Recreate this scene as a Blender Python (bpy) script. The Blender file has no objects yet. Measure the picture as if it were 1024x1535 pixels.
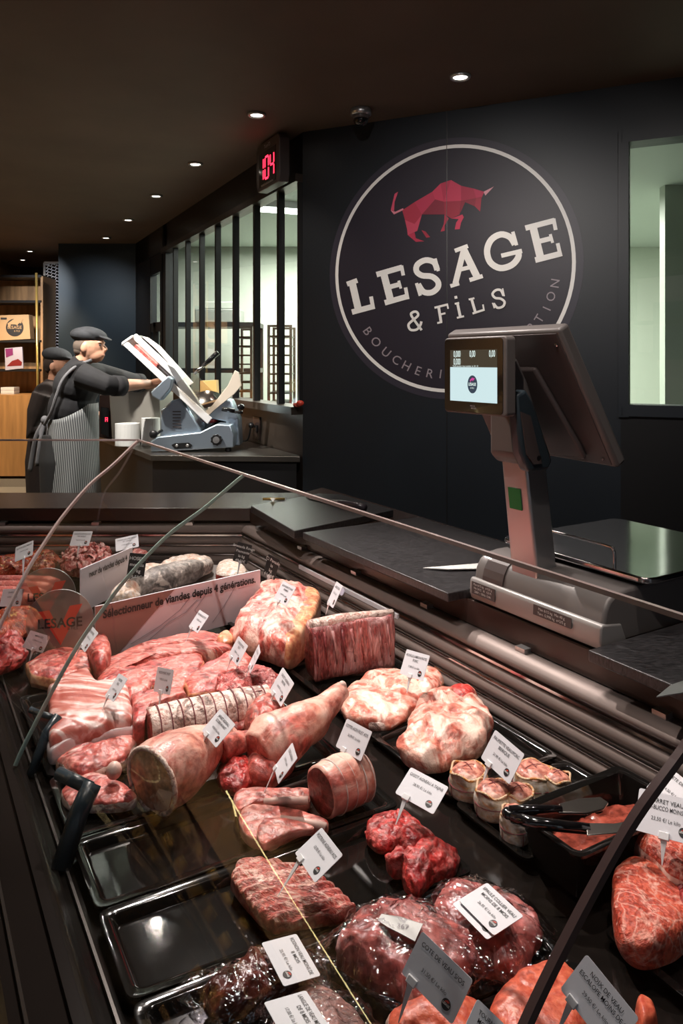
import bpy, bmesh, math, random
from mathutils import Vector, Matrix, noise
R = math.radians
C = bpy.context.scene.collection
SC = bpy.context.scene
random.seed(7)
V = Vector

# ------------------------------------------------------------------ camera, world, exposure
F, EYE = 1110.0, 1.55
cam = bpy.data.objects.new('camera', bpy.data.cameras.new('camera'))
C.objects.link(cam); SC.camera = cam
cam.location = (0, 0, EYE); cam.rotation_euler = (R(90), 0, 0)
cam.data.sensor_fit = 'VERTICAL'; cam.data.sensor_height = 36
cam.data.lens = F/1535*36; cam.data.shift_y = -225.5/1535
cam.data.clip_start = .01
SC.view_settings.view_transform = 'Standard'; SC.view_settings.look = 'None'
SC.view_settings.gamma = 1; SC.view_settings.exposure = 0.0
SC.cycles.use_denoising = True
SC.cycles.max_bounces = 8; SC.cycles.transparent_max_bounces = 24
SC.cycles.caustics_reflective = False; SC.cycles.caustics_refractive = False
SC.cycles.sample_clamp_indirect = 3
w = bpy.data.worlds.new('world'); SC.world = w; w.use_nodes = True
w.node_tree.nodes['Background'].inputs[0].default_value = (.75, .87, 1, 1)
w.node_tree.nodes['Background'].inputs[1].default_value = .7

def lamp(name, kind, loc, energy, color=(1, 1, 1), target=None, size=.1, spot=100, blend=.6, size_y=None, parent=None):
    l = bpy.data.lights.new(name, kind); l.energy = energy; l.color = color
    if kind == 'AREA':
        l.size = size
        if size_y: l.shape = 'RECTANGLE'; l.size_y = size_y
    else:
        l.shadow_soft_size = size
    if kind == 'SPOT': l.spot_size = R(spot); l.spot_blend = blend
    o = bpy.data.objects.new(name, l); C.objects.link(o); o.location = loc
    d = (V(target)-V(loc)) if target is not None else V((0, 0, -1))
    o.rotation_euler = d.to_track_quat('-Z', 'Y').to_euler()
    if parent: o.parent = parent
    return o
WARM = (1, .82, .66)
# track lights over the meat counter (ceiling spots in the row above the case, one added)
for (x, y, tx, ty, e) in [(-.60, 3.2, -.35, 1.95, 215), (-.5, 2.6, .1, 1.6, 205), (.1, 1.6, .3, 1.1, 72),
                          (-.5, 1.2, -.40, 2.15, 120), (-1.0, 4.0, -1.0, 2.6, 160), (.75, 1.2, .6, 1.0, 50)]:  # first here: spot added to brighten the banner and meat fronts
    lamp('counter_spot', 'SPOT', (x, y, 2.95), e, (1, .88, .82), (tx, ty, .75), .015, 50, .8)
# prep room luminaires
lamp('prep_room_light', 'AREA', (.6, 6.6, 2.9), 140, (.98, 1, .93), None, 2.5, size_y=1.2)
lamp('prep_room_light', 'AREA', (1.9, 7.4, 2.9), 130, (.98, 1, .93), None, 1.5, size_y=1.0)
lamp('prep_room_light', 'AREA', (-.4, 7.9, 2.9), 150, (.98, 1, .93), None, 1.5, size_y=1.0)
# slicer bench spots with an added face fill, shelf spots, customer area
lamp('bench_and_face_spot', 'SPOT', (-1.25, 5.75, 2.95), 200, (1, .93, .85), (-2.0, 5.5, 1.5), .03, 45, .6)  # added without a fixture, brightens the second person's face
lamp('bench_and_face_spot', 'SPOT', (-1.7, 4.0, 2.95), 420, (1, .93, .85), (-1.25, 5.0, 1.1), .04, 50, .6)
lamp('bench_and_face_spot', 'SPOT', (-2.6, 4.6, 2.95), 130, (1, .9, .8), (-1.7, 5.2, 1.1), .04, 60, .6)
for x in (-4.6, -3.9):
    lamp('shelf_spot', 'SPOT', (x, 7.9, 2.95), 190, (1, .78, .55), (x, 9.3, .9), .05, 75, .8)
lamp('logo_spot', 'SPOT', (-.1, 1.9, 2.95), 120, (1, .93, .88), (.5, 4.2, 1.5), .02, 75, .9)
lamp('logo_spot', 'SPOT', (1.0, 1.6, 2.95), 60, (1, .93, .88), (1.0, 4.0, 1.6), .02, 75, .9)
lamp('pier_spot', 'SPOT', (-2.9, 7.6, 2.95), 60, (.8, .9, 1), (-3.1, 9.1, 1.6), .03, 80, .9)
lamp('screen_fill_spot', 'SPOT', (-3.6, 7.6, 2.95), 190, (.95, .97, 1), (-3.86, 9.9, 2.1), .03, 40, .9)  # added spot that brightens the dark screen mesh
lamp('scale_spot', 'SPOT', (-.2, .5, 2.95), 60, (1, .86, .78), (.5, 1.6, 1.2), .015, 45, .9)
for x, y in ((-2.6, 2.2), (-3.2, 4.2), (-2.4, -.9), (-3.6, 6.2)): lamp('shop_downlight', 'SPOT', (x, y, 2.96), 55, (1, .85, .7), None, .03, 110, .9)

# ------------------------------------------------------------------ materials
def nt(name):
    m = bpy.data.materials.new(name); m.use_nodes = True
    n = m.node_tree.nodes; l = m.node_tree.links
    return m, n, l, n['Principled BSDF']
def mat(name, col, rough=.5, metal=0, coat=0, var=0, vs=8, bump=0, bs=60, emit=0, spec=.5, rotated=None, stretch=(1, 1, 1)):
    m, n, l, b = nt(name)
    b.inputs['Base Color'].default_value = (*col, 1); b.inputs['Roughness'].default_value = rough
    b.inputs['Metallic'].default_value = metal; b.inputs['Coat Weight'].default_value = coat
    b.inputs['Specular IOR Level'].default_value = spec
    tc = n.new('ShaderNodeTexCoord'); mp = n.new('ShaderNodeMapping'); mp.inputs['Scale'].default_value = stretch
    l.new(tc.outputs['Object'], mp.inputs[0])
    if var:
        t = n.new('ShaderNodeTexNoise'); t.inputs['Scale'].default_value = vs; t.inputs['Detail'].default_value = 5
        l.new(mp.outputs[0], t.inputs[0])
        r = n.new('ShaderNodeValToRGB'); r.color_ramp.elements[0].position = .3; r.color_ramp.elements[1].position = .7
        r.color_ramp.elements[0].color = (*[c*(1-var) for c in col], 1)
        r.color_ramp.elements[1].color = (*[min(1, c*(1+var)) for c in col], 1)
        l.new(t.outputs['Fac'], r.inputs[0]); l.new(r.outputs[0], b.inputs['Base Color'])
    if bump:
        t2 = n.new('ShaderNodeTexNoise'); t2.inputs['Scale'].default_value = bs; l.new(mp.outputs[0], t2.inputs[0])
        bp = n.new('ShaderNodeBump'); bp.inputs['Strength'].default_value = bump; bp.inputs['Distance'].default_value = .002
        l.new(t2.outputs['Fac'], bp.inputs['Height']); l.new(bp.outputs[0], b.inputs['Normal'])
    if emit:
        b.inputs['Emission Color'].default_value = (*col, 1); b.inputs['Emission Strength'].default_value = emit
    return m
def emis(name, col, s):
    m, n, l, b = nt(name); b.inputs['Base Color'].default_value = (0, 0, 0, 1)
    b.inputs['Emission Color'].default_value = (*col, 1); b.inputs['Emission Strength'].default_value = s
    return m
def glassmat(name, tint=(.97, .98, .97), f0=.05, rough=0, bump=0, bs=30, power=5):
    m, n, l, b = nt(name); n.remove(b)
    tr = n.new('ShaderNodeBsdfTransparent'); tr.inputs[0].default_value = (*tint, 1)
    gl = n.new('ShaderNodeBsdfAnisotropic'); gl.inputs['Roughness'].default_value = rough; gl.inputs['Color'].default_value = (1, 1, 1, 1)
    lw = n.new('ShaderNodeLayerWeight'); lw.inputs['Blend'].default_value = .5
    pw = n.new('ShaderNodeMath'); pw.operation = 'POWER'; pw.inputs[1].default_value = power
    ma = n.new('ShaderNodeMath'); ma.operation = 'MULTIPLY_ADD'; ma.inputs[1].default_value = 1-f0; ma.inputs[2].default_value = f0
    ge = n.new('ShaderNodeNewGeometry'); inv = n.new('ShaderNodeMath'); inv.operation = 'SUBTRACT'; inv.inputs[0].default_value = 1
    mu = n.new('ShaderNodeMath'); mu.operation = 'MULTIPLY'
    l.new(lw.outputs['Facing'], pw.inputs[0]); l.new(pw.outputs[0], ma.inputs[0])
    l.new(ge.outputs['Backfacing'], inv.inputs[1]); l.new(ma.outputs[0], mu.inputs[0]); l.new(inv.outputs[0], mu.inputs[1])
    mx = n.new('ShaderNodeMixShader'); l.new(mu.outputs[0], mx.inputs[0]); l.new(tr.outputs[0], mx.inputs[1]); l.new(gl.outputs[0], mx.inputs[2])
    if bump:
        tc = n.new('ShaderNodeTexCoord'); t2 = n.new('ShaderNodeTexNoise'); t2.inputs['Scale'].default_value = bs
        t2.inputs['Detail'].default_value = 2; t2.inputs['Distortion'].default_value = 1.5
        l.new(tc.outputs['Object'], t2.inputs[0]); bp = n.new('ShaderNodeBump'); bp.inputs['Strength'].default_value = bump
        bp.inputs['Distance'].default_value = .01; l.new(t2.outputs['Fac'], bp.inputs['Height'])
        l.new(bp.outputs[0], gl.inputs['Normal']); l.new(bp.outputs[0], lw.inputs['Normal'])
    l.new(mx.outputs[0], n['Material Output'].inputs[0])
    return m
def meatmat(name, lean, fat, thr=.56, sc=16, dist=2.0, stretch=(1, 1, 1), rot=(0, 0, 0), rough=.42, soft=.04, lean2=None, bump=.75, vein=.8):
    m, n, l, b = nt(name)
    tc = n.new('ShaderNodeTexCoord'); mp = n.new('ShaderNodeMapping')
    mp.inputs['Scale'].default_value = stretch; mp.inputs['Rotation'].default_value = rot; mp.inputs['Location'].default_value = (sc*.37, thr, sc*.11)
    l.new(tc.outputs['Object'], mp.inputs[0])
    t1 = n.new('ShaderNodeTexNoise'); t1.inputs['Scale'].default_value = sc; t1.inputs['Detail'].default_value = 7
    t1.inputs['Roughness'].default_value = .62; t1.inputs['Distortion'].default_value = dist; l.new(mp.outputs[0], t1.inputs[0])
    t2 = n.new('ShaderNodeTexNoise'); t2.inputs['Scale'].default_value = sc*.7; t2.inputs['Detail'].default_value = 4
    t2.inputs['Distortion'].default_value = .7; l.new(tc.outputs['Object'], t2.inputs[0])
    t3 = n.new('ShaderNodeTexNoise'); t3.inputs['Scale'].default_value = sc*9; t3.inputs['Detail'].default_value = 4; l.new(mp.outputs[0], t3.inputs[0])
    r1 = n.new('ShaderNodeValToRGB'); r1.color_ramp.elements[0].position = thr-soft; r1.color_ramp.elements[1].position = thr+soft
    l.new(t1.outputs['Fac'], r1.inputs[0])
    lr = n.new('ShaderNodeValToRGB'); lr.color_ramp.elements[0].position = .40; lr.color_ramp.elements[1].position = .60
    l2 = tuple(c*.8 for c in lean2) if lean2 else tuple(c*.4 for c in lean)
    lr.color_ramp.elements[0].color = (*l2, 1); lr.color_ramp.elements[1].color = (*lean, 1)
    l.new(t2.outputs['Fac'], lr.inputs[0])
    fine = n.new('ShaderNodeMix'); fine.data_type = 'RGBA'; fine.blend_type = 'OVERLAY'; fine.inputs[0].default_value = .6
    fr = n.new('ShaderNodeMapRange'); fr.inputs['From Min'].default_value = .36; fr.inputs['From Max'].default_value = .64
    fr.inputs['To Min'].default_value = .12; fr.inputs['To Max'].default_value = .85; l.new(t3.outputs['Fac'], fr.inputs['Value'])
    l.new(lr.outputs[0], fine.inputs[6]); l.new(fr.outputs[0], fine.inputs[7])
    mx = n.new('ShaderNodeMix'); mx.data_type = 'RGBA'
    vo = n.new('ShaderNodeTexVoronoi'); vo.feature = 'DISTANCE_TO_EDGE'; vo.inputs['Scale'].default_value = sc*1.3
    wp = n.new('ShaderNodeVectorMath'); wp.operation = 'MULTIPLY_ADD'; wp.inputs[1].default_value = (.09, .09, .09)
    l.new(t2.outputs['Color'], wp.inputs[0]); l.new(mp.outputs[0], wp.inputs[2]); l.new(wp.outputs[0], vo.inputs['Vector'])
    vr = n.new('ShaderNodeMapRange'); vr.inputs['From Min'].default_value = 0; vr.inputs['From Max'].default_value = .07
    vr.inputs['To Min'].default_value = vein; vr.inputs['To Max'].default_value = 0; l.new(vo.outputs['Distance'], vr.inputs['Value'])
    vm = n.new('ShaderNodeMath'); vm.operation = 'MULTIPLY'; l.new(vr.outputs[0], vm.inputs[0]); l.new(t3.outputs['Fac'], vm.inputs[1])
    mm = n.new('ShaderNodeMath'); mm.operation = 'MAXIMUM'; l.new(r1.outputs[0], mm.inputs[0]); l.new(vm.outputs[0], mm.inputs[1])
    l.new(mm.outputs[0], mx.inputs[0])
    l.new(fine.outputs[2], mx.inputs[6]); mx.inputs[7].default_value = (*fat, 1)
    l.new(mx.outputs[2], b.inputs['Base Color'])
    b.inputs['Roughness'].default_value = rough; b.inputs['Coat Weight'].default_value = .22; b.inputs['Coat Roughness'].default_value = .22
    ad = n.new('ShaderNodeMath'); ad.operation = 'MULTIPLY_ADD'; ad.inputs[1].default_value = .7
    l.new(t3.outputs['Fac'], ad.inputs[0]); l.new(t1.outputs['Fac'], ad.inputs[2])
    bp = n.new('ShaderNodeBump'); bp.inputs['Strength'].default_value = bump; bp.inputs['Distance'].default_value = .006
    l.new(ad.outputs[0], bp.inputs['Height']); l.new(bp.outputs[0], b.inputs['Normal']); l.new(bp.outputs[0], b.inputs['Coat Normal'])
    return m
M = dict(
    ceiling=mat('ceiling_paint', (.14, .104, .082), .75, var=.12, vs=1.5),
    wallblue=mat('blue_black_wall', (.0075, .0115, .017), .45, var=.15, vs=2),
    wallblue2=mat('blue_wall', (.011, .024, .036), .5, var=.1, vs=2),
    black=mat('black_metal', (.012, .012, .013), .4, metal=.2),
    blackgloss=mat('black_gloss_plastic', (.006, .006, .007), .12, coat=.5),
    tray=mat('black_tray_plastic', (.007, .0065, .006), .07, bump=.05, bs=25),
    deck=mat('black_deck', (.010, .008, .007), .12, var=.2, vs=5, spec=.3),
    brownmetal=mat('brown_anodised_metal', (.060, .046, .038), .35, metal=.6, var=.2, vs=3),
    bumper=mat('dark_bumper', (.010, .008, .007), .14, var=.2, vs=3, spec=.3), darksteel=mat('dark_steel', (.10, .09, .085), .3, metal=.8),
    fascia=mat('brown_laminate', (.042, .027, .023), .25, var=.15, vs=5, spec=.35),
    slate=mat('scratched_slate_board', (.032, .031, .033), .28, var=.75, vs=70, bump=.3, bs=180, stretch=(1, 4, 1)),
    benchtop=mat('dark_steel_worktop', (.10, .09, .08), .32, metal=.7, var=.2, vs=4),
    steel=mat('stainless_steel', (.42, .39, .36), .27, metal=1, var=.12, vs=3, stretch=(1, 1, 12)),
    corr=mat('brushed_back_panel', (.23, .185, .168), .50, metal=.4, var=.12, vs=3),
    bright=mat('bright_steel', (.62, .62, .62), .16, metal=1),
    slicer=mat('blue_anodised_aluminium', (.50, .61, .72), .3, metal=.85, var=.06, vs=6),
    alu=mat('satin_aluminium', (.55, .56, .57), .3, metal=.85),
    white=mat('white_card', (.72, .72, .76), .4), whitepaint=mat('white_vinyl', (.80, .79, .77), .5),
    greypaint=mat('grey_vinyl', (.30, .26, .29), .5),
    ink=mat('black_ink', (.015, .015, .018), .5), plastic=mat('clear_white_plastic', (.75, .75, .76), .25, coat=.3),
    slateSign=mat('chalk_sign_black', (.02, .02, .02), .6, var=.3, vs=30),
    chalk=mat('white_chalk', (.75, .75, .72), .8),
    logodisc=mat('logo_disc_plum', (.016, .013, .023), .45), logoedge=mat('logo_rim_grey_plum', (.03, .027, .042), .45),
    prep=mat('prep_room_wall', (.57, .61, .54), .6), prepshade=mat('prep_room_wall_shaded', (.42, .46, .40), .5),  # second wall tone is darkened to hold the partition's shade
    prepfloor=mat('prep_room_floor', (.35, .38, .34), .5),
    oak=mat('oak_boards', (.34, .19, .085), .5, var=.35, vs=3, bump=.2, bs=20, stretch=(6, 1, .6)),
    oak2=mat('orange_oak_panel', (.44, .22, .075), .45, var=.2, vs=3, stretch=(6, 1, .6)),
    brass=mat('brass_tube', (.75, .52, .16), .3, metal=.8),
    floor=mat('stone_floor_tiles', (.32, .28, .22), .4, var=.08, vs=2),
    shirt=mat('black_cotton', (.008, .008, .010), .85, var=.3, vs=9), jacket=mat('brown_black_cotton', (.022, .014, .012), .8, var=.3, vs=9),
    cap=mat('black_felt_cap', (.02, .022, .026), .85, var=.3, vs=20), strap=mat('grey_strap', (.14, .14, .15), .8),
    skin=mat('skin', (.62, .33, .22), .5, var=.08, vs=15), hair=mat('cropped_grey_hair', (.12, .09, .07), .9),
    trouser=mat('black_trousers', (.012, .012, .013), .85),
    scalegrey=mat('warm_grey_plastic', (.15, .138, .132), .42), scaledark=mat('dark_grey_plastic', (.075, .06, .058), .42),
    scalebase=mat('silver_plastic', (.38, .365, .355), .40, metal=.3), green=mat('green_seal', (.0, .16, .03), .5),
    platter=mat('polished_platter', (.42, .42, .42), .10, metal=1, bump=.05, bs=12),
    paper=mat('white_paper', (.7, .7, .68), .6), kraft=mat('kraft_cardboard', (.42, .27, .14), .7),
    glass=glassmat('case_glass', (.975, .98, .975), .045), pane=glassmat('window_glass', (.945, .962, .935), .07),
    film=glassmat('vacuum_film', (.93, .92, .94), .10, .08, .9, 26, 3), acrylic=glassmat('clear_acrylic', (.95, .93, .90), .10, .08, power=3),
    tint=glassmat('brown_clear_acrylic', (.84, .76, .68), .22, .4, power=4),
    edge=mat('polished_glass_edge', (.42, .33, .31), .2, coat=.5), edgegreen=mat('green_glass_edge', (.35, .48, .42), .2, coat=.5),
    seal=mat('dark_seal', (.13, .085, .08), .2, coat=.4), bracket=mat('blue_black_bracket', (.03, .045, .055), .3),
    red=emis('red_led', (1, .02, .05), 5), screen=emis('lcd_white', (.62, .80, .82), 1.0), screendark=emis('lcd_brown', (.05, .04, .025), 1.0),
    screendigit=emis('lcd_digit', (.8, .95, .9), 1.0), screenlogo=emis('lcd_logo', (.03, .05, .08), 1.0), screenpink=emis('lcd_pink', (.6, .05, .3), 1.0),
    lampglow=emis('lamp_glow', (1, .9, .78), 9), tube=emis('tube_glow', (.9, 1, .92), 7), floodglow=emis('floodlit_paper', (1, .93, .8), 1.2),
    marble=mat('marble_print', (.78, .73, .78), .35, var=.10, vs=4), rosebrown=mat('rose_brown_print', (.30, .17, .14), .35),
    signred=mat('sign_red', (.55, .05, .03), .4),
    string=mat('butcher_string', (.22, .05, .06), .7), stringw=mat('white_string', (.7, .6, .55), .7),
    bone=mat('bone', (.78, .55, .48), .4, var=.15, vs=40), fatm=meatmat('white_fat', (.80, .50, .42), (.92, .74, .66), .5, 20, vein=.2),
    rind=meatmat('pork_rind', (.80, .36, .18), (.86, .54, .34), .56, 10, 1, bump=.25, vein=.1, lean2=(.70, .26, .14)),
    pork=meatmat('pork_lean', (.72, .18, .14), (.88, .54, .46), .66, 9, 1.8, soft=.06, lean2=(.50, .065, .06), vein=.7),
    porkstripe=meatmat('pork_long_muscle', (.74, .20, .155), (.90, .58, .50), .63, 8, 1.4, (1, 4, 1), (0, 0, R(-65)), lean2=(.52, .08, .065)),
    shoulder=meatmat('shoulder_membrane', (.70, .17, .13), (.90, .62, .53), .50, 8, 2.0, (1.6, 1, 1), (0, 0, R(40)), soft=.09, lean2=(.50, .06, .055)),
    fatty=meatmat('sinewy_shoulder_cut', (.80, .30, .21), (.90, .66, .55), .54, 8, 2.6, soft=.06, lean2=(.66, .16, .11), vein=1.1),
    beef=meatmat('bright_red_stew', (.62, .05, .04), (.84, .40, .35), .68, 13, 2, lean2=(.38, .018, .02), vein=.45),
    netted=meatmat('netted_red_pork', (.60, .09, .08), (.86, .48, .44), .58, 40, 1, lean2=(.36, .03, .03)),
    lamb=meatmat('lamb_flesh', (.62, .16, .12), (.86, .52, .43), .60, 9, 2.0, lean2=(.44, .07, .055), vein=.7),
    lambdark=meatmat('lamb_eye', (.24, .04, .032), (.42, .14, .11), .72, 10, 2, lean2=(.16, .022, .018), vein=.25),
    lambskin=meatmat('lamb_fat_skin', (.74, .31, .22), (.84, .52, .42), .55, 7, 1.6, bump=.5, soft=.08, vein=.6, lean2=(.60, .13, .10)),
    rib=meatmat('lamb_ribs', (.64, .13, .10), (.88, .54, .45), .55, 18, 2, (1, 3, 1), (0, 0, R(30)), lean2=(.46, .06, .05)),
    rack=meatmat('rack_membrane', (.52, .14, .12), (.72, .42, .40), .54, 9, 1.2, (3, 3, .8), soft=.12, lean2=(.32, .05, .055), vein=.2),
    veal=meatmat('rose_veal', (.62, .19, .16), (.80, .48, .44), .66, 8, 2, lean2=(.44, .09, .08), bump=.4, vein=.45),
    orange=meatmat('salmon_veal', (.80, .16, .08), (.88, .40, .30), .68, 12, 2, lean2=(.72, .12, .06), bump=.3, vein=.15),
    ossored=meatmat('veal_shank_disc', (.78, .14, .075), (.90, .46, .36), .62, 20, 3.5, soft=.03, lean2=(.66, .08, .04), vein=1.4),
    liver=meatmat('liver', (.40, .09, .06), (.5, .16, .12), .7, 7, 1, rough=.14, lean2=(.30, .055, .035), bump=.3, vein=0),
    kidney=meatmat('brown_kidney', (.17, .035, .022), (.28, .10, .08), .64, 8, 1.5, rough=.25, lean2=(.09, .018, .012), vein=.1),
    tongue=meatmat('pale_tongue', (.50, .24, .20), (.62, .38, .34), .6, 20, .5, vein=.1),
    mince=meatmat('mince', (.66, .13, .11), (.90, .52, .46), .53, 60, .3, bump=1, lean2=(.46, .05, .05)),
    kebab=meatmat('marinated_meat', (.50, .07, .02), (.66, .40, .14), .60, 30, 2, rough=.2, lean2=(.24, .03, .012), vein=.1),
    sausage=meatmat('pink_sausage', (.62, .15, .12), (.8, .4, .34), .6, 50, 0, lean2=(.46, .08, .07), bump=.2, vein=.2),
    hamskin=meatmat('mouldy_ham_rind', (.46, .40, .36), (.78, .66, .58), .58, 9, 2, rough=.6, lean2=(.15, .125, .115), vein=.1),
    hamfat=meatmat('ham_fat', (.88, .68, .56), (.70, .30, .22), .62, 10, 2, lean2=(.88, .76, .66), vein=.1),
    hamcut=meatmat('fresh_ham_cut', (.60, .16, .09), (.86, .60, .46), .56, 9, 1.2, soft=.02, lean2=(.62, .36, .22), bump=.2, vein=.6),
    hamred=meatmat('cured_ham_cut', (.40, .05, .035), (.6, .16, .1), .6, 8, 1, lean2=(.24, .03, .02), vein=.1),
    paupcap=meatmat('paupiette_top', (.70, .29, .21), (.78, .46, .36), .6, 16, 1, lean2=(.58, .18, .13), bump=.3, vein=.3),
    bacon=meatmat('bacon_wrap', (.84, .72, .58), (.84, .42, .16), .58, 14, 1, bump=.3, lean2=(.86, .78, .66), vein=.2),
    bacrim=meatmat('orange_bacon_edge', (.80, .36, .08), (.85, .62, .40), .5, 60, 1, vein=0, lean2=(.7, .25, .05)),
)
# belly: alternating lean and fat layers
def bellymat():
    m, n, l, b = nt('belly_layers')
    tc = n.new('ShaderNodeTexCoord'); mp = n.new('ShaderNodeMapping'); mp.inputs['Rotation'].default_value = (0, 0, R(7))
    l.new(tc.outputs['Object'], mp.inputs[0]); w = n.new('ShaderNodeTexNoise'); w.inputs['Scale'].default_value = 9
    mp2 = n.new('ShaderNodeMapping'); mp2.inputs['Scale'].default_value = (.6, 5, 2); l.new(mp.outputs[0], mp2.inputs[0]); l.new(mp2.outputs[0], w.inputs[0])
    w.inputs['Detail'].default_value = 6; w.inputs['Distortion'].default_value = .5
    r = n.new('ShaderNodeValToRGB'); e = r.color_ramp.elements
    e[0].position = .38; e[0].color = (.42, .09, .07, 1); e[1].position = .62; e[1].color = (.84, .66, .62, 1)
    x = e.new(.5); x.color = (.60, .20, .16, 1)
    l.new(w.outputs['Fac'], r.inputs[0]); l.new(r.outputs[0], b.inputs['Base Color']); b.inputs['Roughness'].default_value = .35
    bp = n.new('ShaderNodeBump'); bp.inputs['Strength'].default_value = .5; bp.inputs['Distance'].default_value = .005
    l.new(w.outputs['Fac'], bp.inputs['Height']); l.new(bp.outputs[0], b.inputs['Normal'])
    return m
M['belly'] = bellymat()

# ------------------------------------------------------------------ geometry helpers
def UV(u, v, h=0): return V((-.515*u+.857*v, .857*u+.515*v, h))
DU = V((-.515, .857, 0)); DV = V((.857, .515, 0))
def D(px, py, h):
    Y = (EYE-h)*F/(py-542); return V(((px-512)/F*Y, Y, h))
def AT(px, py, Y): return V(((px-512)/F*Y, Y, EYE-(py-542)/F*Y))
GC = V((-.245, 4.68, 0)); GD = V((-.459, .888, 0)).normalized(); LD = V((.908, -.418, 0)).normalized()
GN = V((-GD.y, GD.x, 0)); GN = -GN if GN.dot(GC) > 0 else GN       # towards the shop
LN = V((LD.y, -LD.x, 0)); LN = -LN if LN.dot(GC) > 0 else LN
def WALLPT(px, py, dirn, nrm, off=0):
    d = V(((px-512)/F, 1, -(py-542)/F)); p0 = GC+nrm*off
    t = p0.dot(nrm)/d.dot(nrm); return V((0, 0, EYE))+d*t
class MB:
    def __init__(s): s.b = bmesh.new()
    def box(s, c, size, mtx=None):
        r = bmesh.ops.create_cube(s.b, size=1)['verts']
        for v in r:
            p = V((v.co.x*size[0], v.co.y*size[1], v.co.z*size[2]))
            v.co = V(c)+(mtx @ p if mtx is not None else p)
        return s
    def poly(s, pts):
        try: s.b.faces.new([s.b.verts.new(p) for p in pts])
        except ValueError: pass
        return s
    def prism(s, pts, off):
        pts = [V(p) for p in pts]; off = V(off); n = len(pts)
        a = [s.b.verts.new(p) for p in pts]; c = [s.b.verts.new(p+off) for p in pts]
        s.b.faces.new(a); s.b.faces.new(c[::-1])
        for i in range(n): s.b.faces.new([a[i], c[i], c[(i+1) % n], a[(i+1) % n]][::-1])
        return s
    def tube(s, pts, rad, seg=10, closed=False, cap=True):
        pts = [V(p) for p in pts]; n = len(pts); rings = []
        rs = rad if isinstance(rad, (list, tuple)) else [rad]*n
        up = None
        for i, p in enumerate(pts):
            t = (pts[(i+1) % n]-pts[i-1]) if closed else (pts[min(i+1, n-1)]-pts[max(i-1, 0)])
            t.normalize()
            if up is None: up = V((0, 0, 1)) if abs(t.z) < .9 else V((1, 0, 0))
            a = t.cross(up)
            if a.length < 1e-4: a = t.cross(V((0, 1, 0)))
            a.normalize(); bb = a.cross(t).normalized(); up = bb
            rings.append([s.b.verts.new(p+(a*math.cos(k*2*math.pi/seg)+bb*math.sin(k*2*math.pi/seg))*rs[i]) for k in range(seg)])
        for i in range(n if closed else n-1):
            A, B = rings[i], rings[(i+1) % n]
            for k in range(seg): s.b.faces.new([A[k], A[(k+1) % seg], B[(k+1) % seg], B[k]])
        if cap and not closed: s.b.faces.new(rings[0][::-1]); s.b.faces.new(rings[-1])
        return s
    def ell(s, c, r, mtx=None, seg=20, ring=12):
        vs = bmesh.ops.create_uvsphere(s.b, u_segments=seg, v_segments=ring, radius=1)['verts']
        for v in vs:
            p = V((v.co.x*r[0], v.co.y*r[1], v.co.z*r[2])); v.co = V(c)+(mtx @ p if mtx is not None else p)
        return s
    def lathe(s, c, prof, axis=None, seg=24):
        ax = (axis or V((0, 0, 1))).normalized(); q = V((0, 0, 1)).rotation_difference(ax); rings = []
        for r, z in prof:
            rings.append([s.b.verts.new(V(c)+q @ V((max(r, 1e-5)*math.cos(k*2*math.pi/seg), max(r, 1e-5)*math.sin(k*2*math.pi/seg), z))) for k in range(seg)])
        for A, B in zip(rings, rings[1:]):
            for k in range(seg): s.b.faces.new([A[k], A[(k+1) % seg], B[(k+1) % seg], B[k]])
        s.b.faces.new(rings[0][::-1]); s.b.faces.new(rings[-1])
        return s
    def build(s, name, m, parent=None, smooth=False, bevel=0, base=None, recalc=True):
        if recalc: bmesh.ops.recalc_face_normals(s.b, faces=s.b.faces)
        me = bpy.data.meshes.new(name)
        vs = [v.co for v in s.b.verts]
        if base is None:
            if parent is not None: base = V(parent['_o'])
            else:
                lo = V([min(v[i] for v in vs) for i in range(3)]); hi = V([max(v[i] for v in vs) for i in range(3)])
                base = V(((lo.x+hi.x)/2, (lo.y+hi.y)/2, lo.z))
        base = V(base)
        for v in s.b.verts: v.co -= base
        s.b.to_mesh(me); s.b.free()
        ms = m if isinstance(m, (list, tuple)) else [m]
        for x in ms: me.materials.append(x)
        if smooth:
            for p in me.polygons: p.use_smooth = True
        o = bpy.data.objects.new(name, me); C.objects.link(o)
        o['_o'] = tuple(base)
        if parent is not None:
            o.parent = parent; o.location = base-V(parent['_o'])
        else: o.location = base
        if bevel:
            bv = o.modifiers.new('bevel', 'BEVEL'); bv.width = bevel; bv.segments = 3; bv.limit_method = 'ANGLE'
            bv.harden_normals = False
            for p in me.polygons: p.use_smooth = True
            try: me.set_sharp_from_angle(angle=R(35))
            except Exception: pass
        return o
def tag(o, label, cat, group=None, kind=None):
    if label: o['label'] = label
    if cat: o['category'] = cat
    if group: o['group'] = group
    if kind: o['kind'] = kind
    return o
def thing(name, loc, label, cat, group=None):
    o = bpy.data.objects.new(name, None); C.objects.link(o); o.location = loc; o['_o'] = tuple(loc); o.empty_display_size = .05
    return tag(o, label, cat, group)
def struct(o): o['kind'] = 'structure'; return o
def plabel(o, l): o['label'] = l; return o

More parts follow.
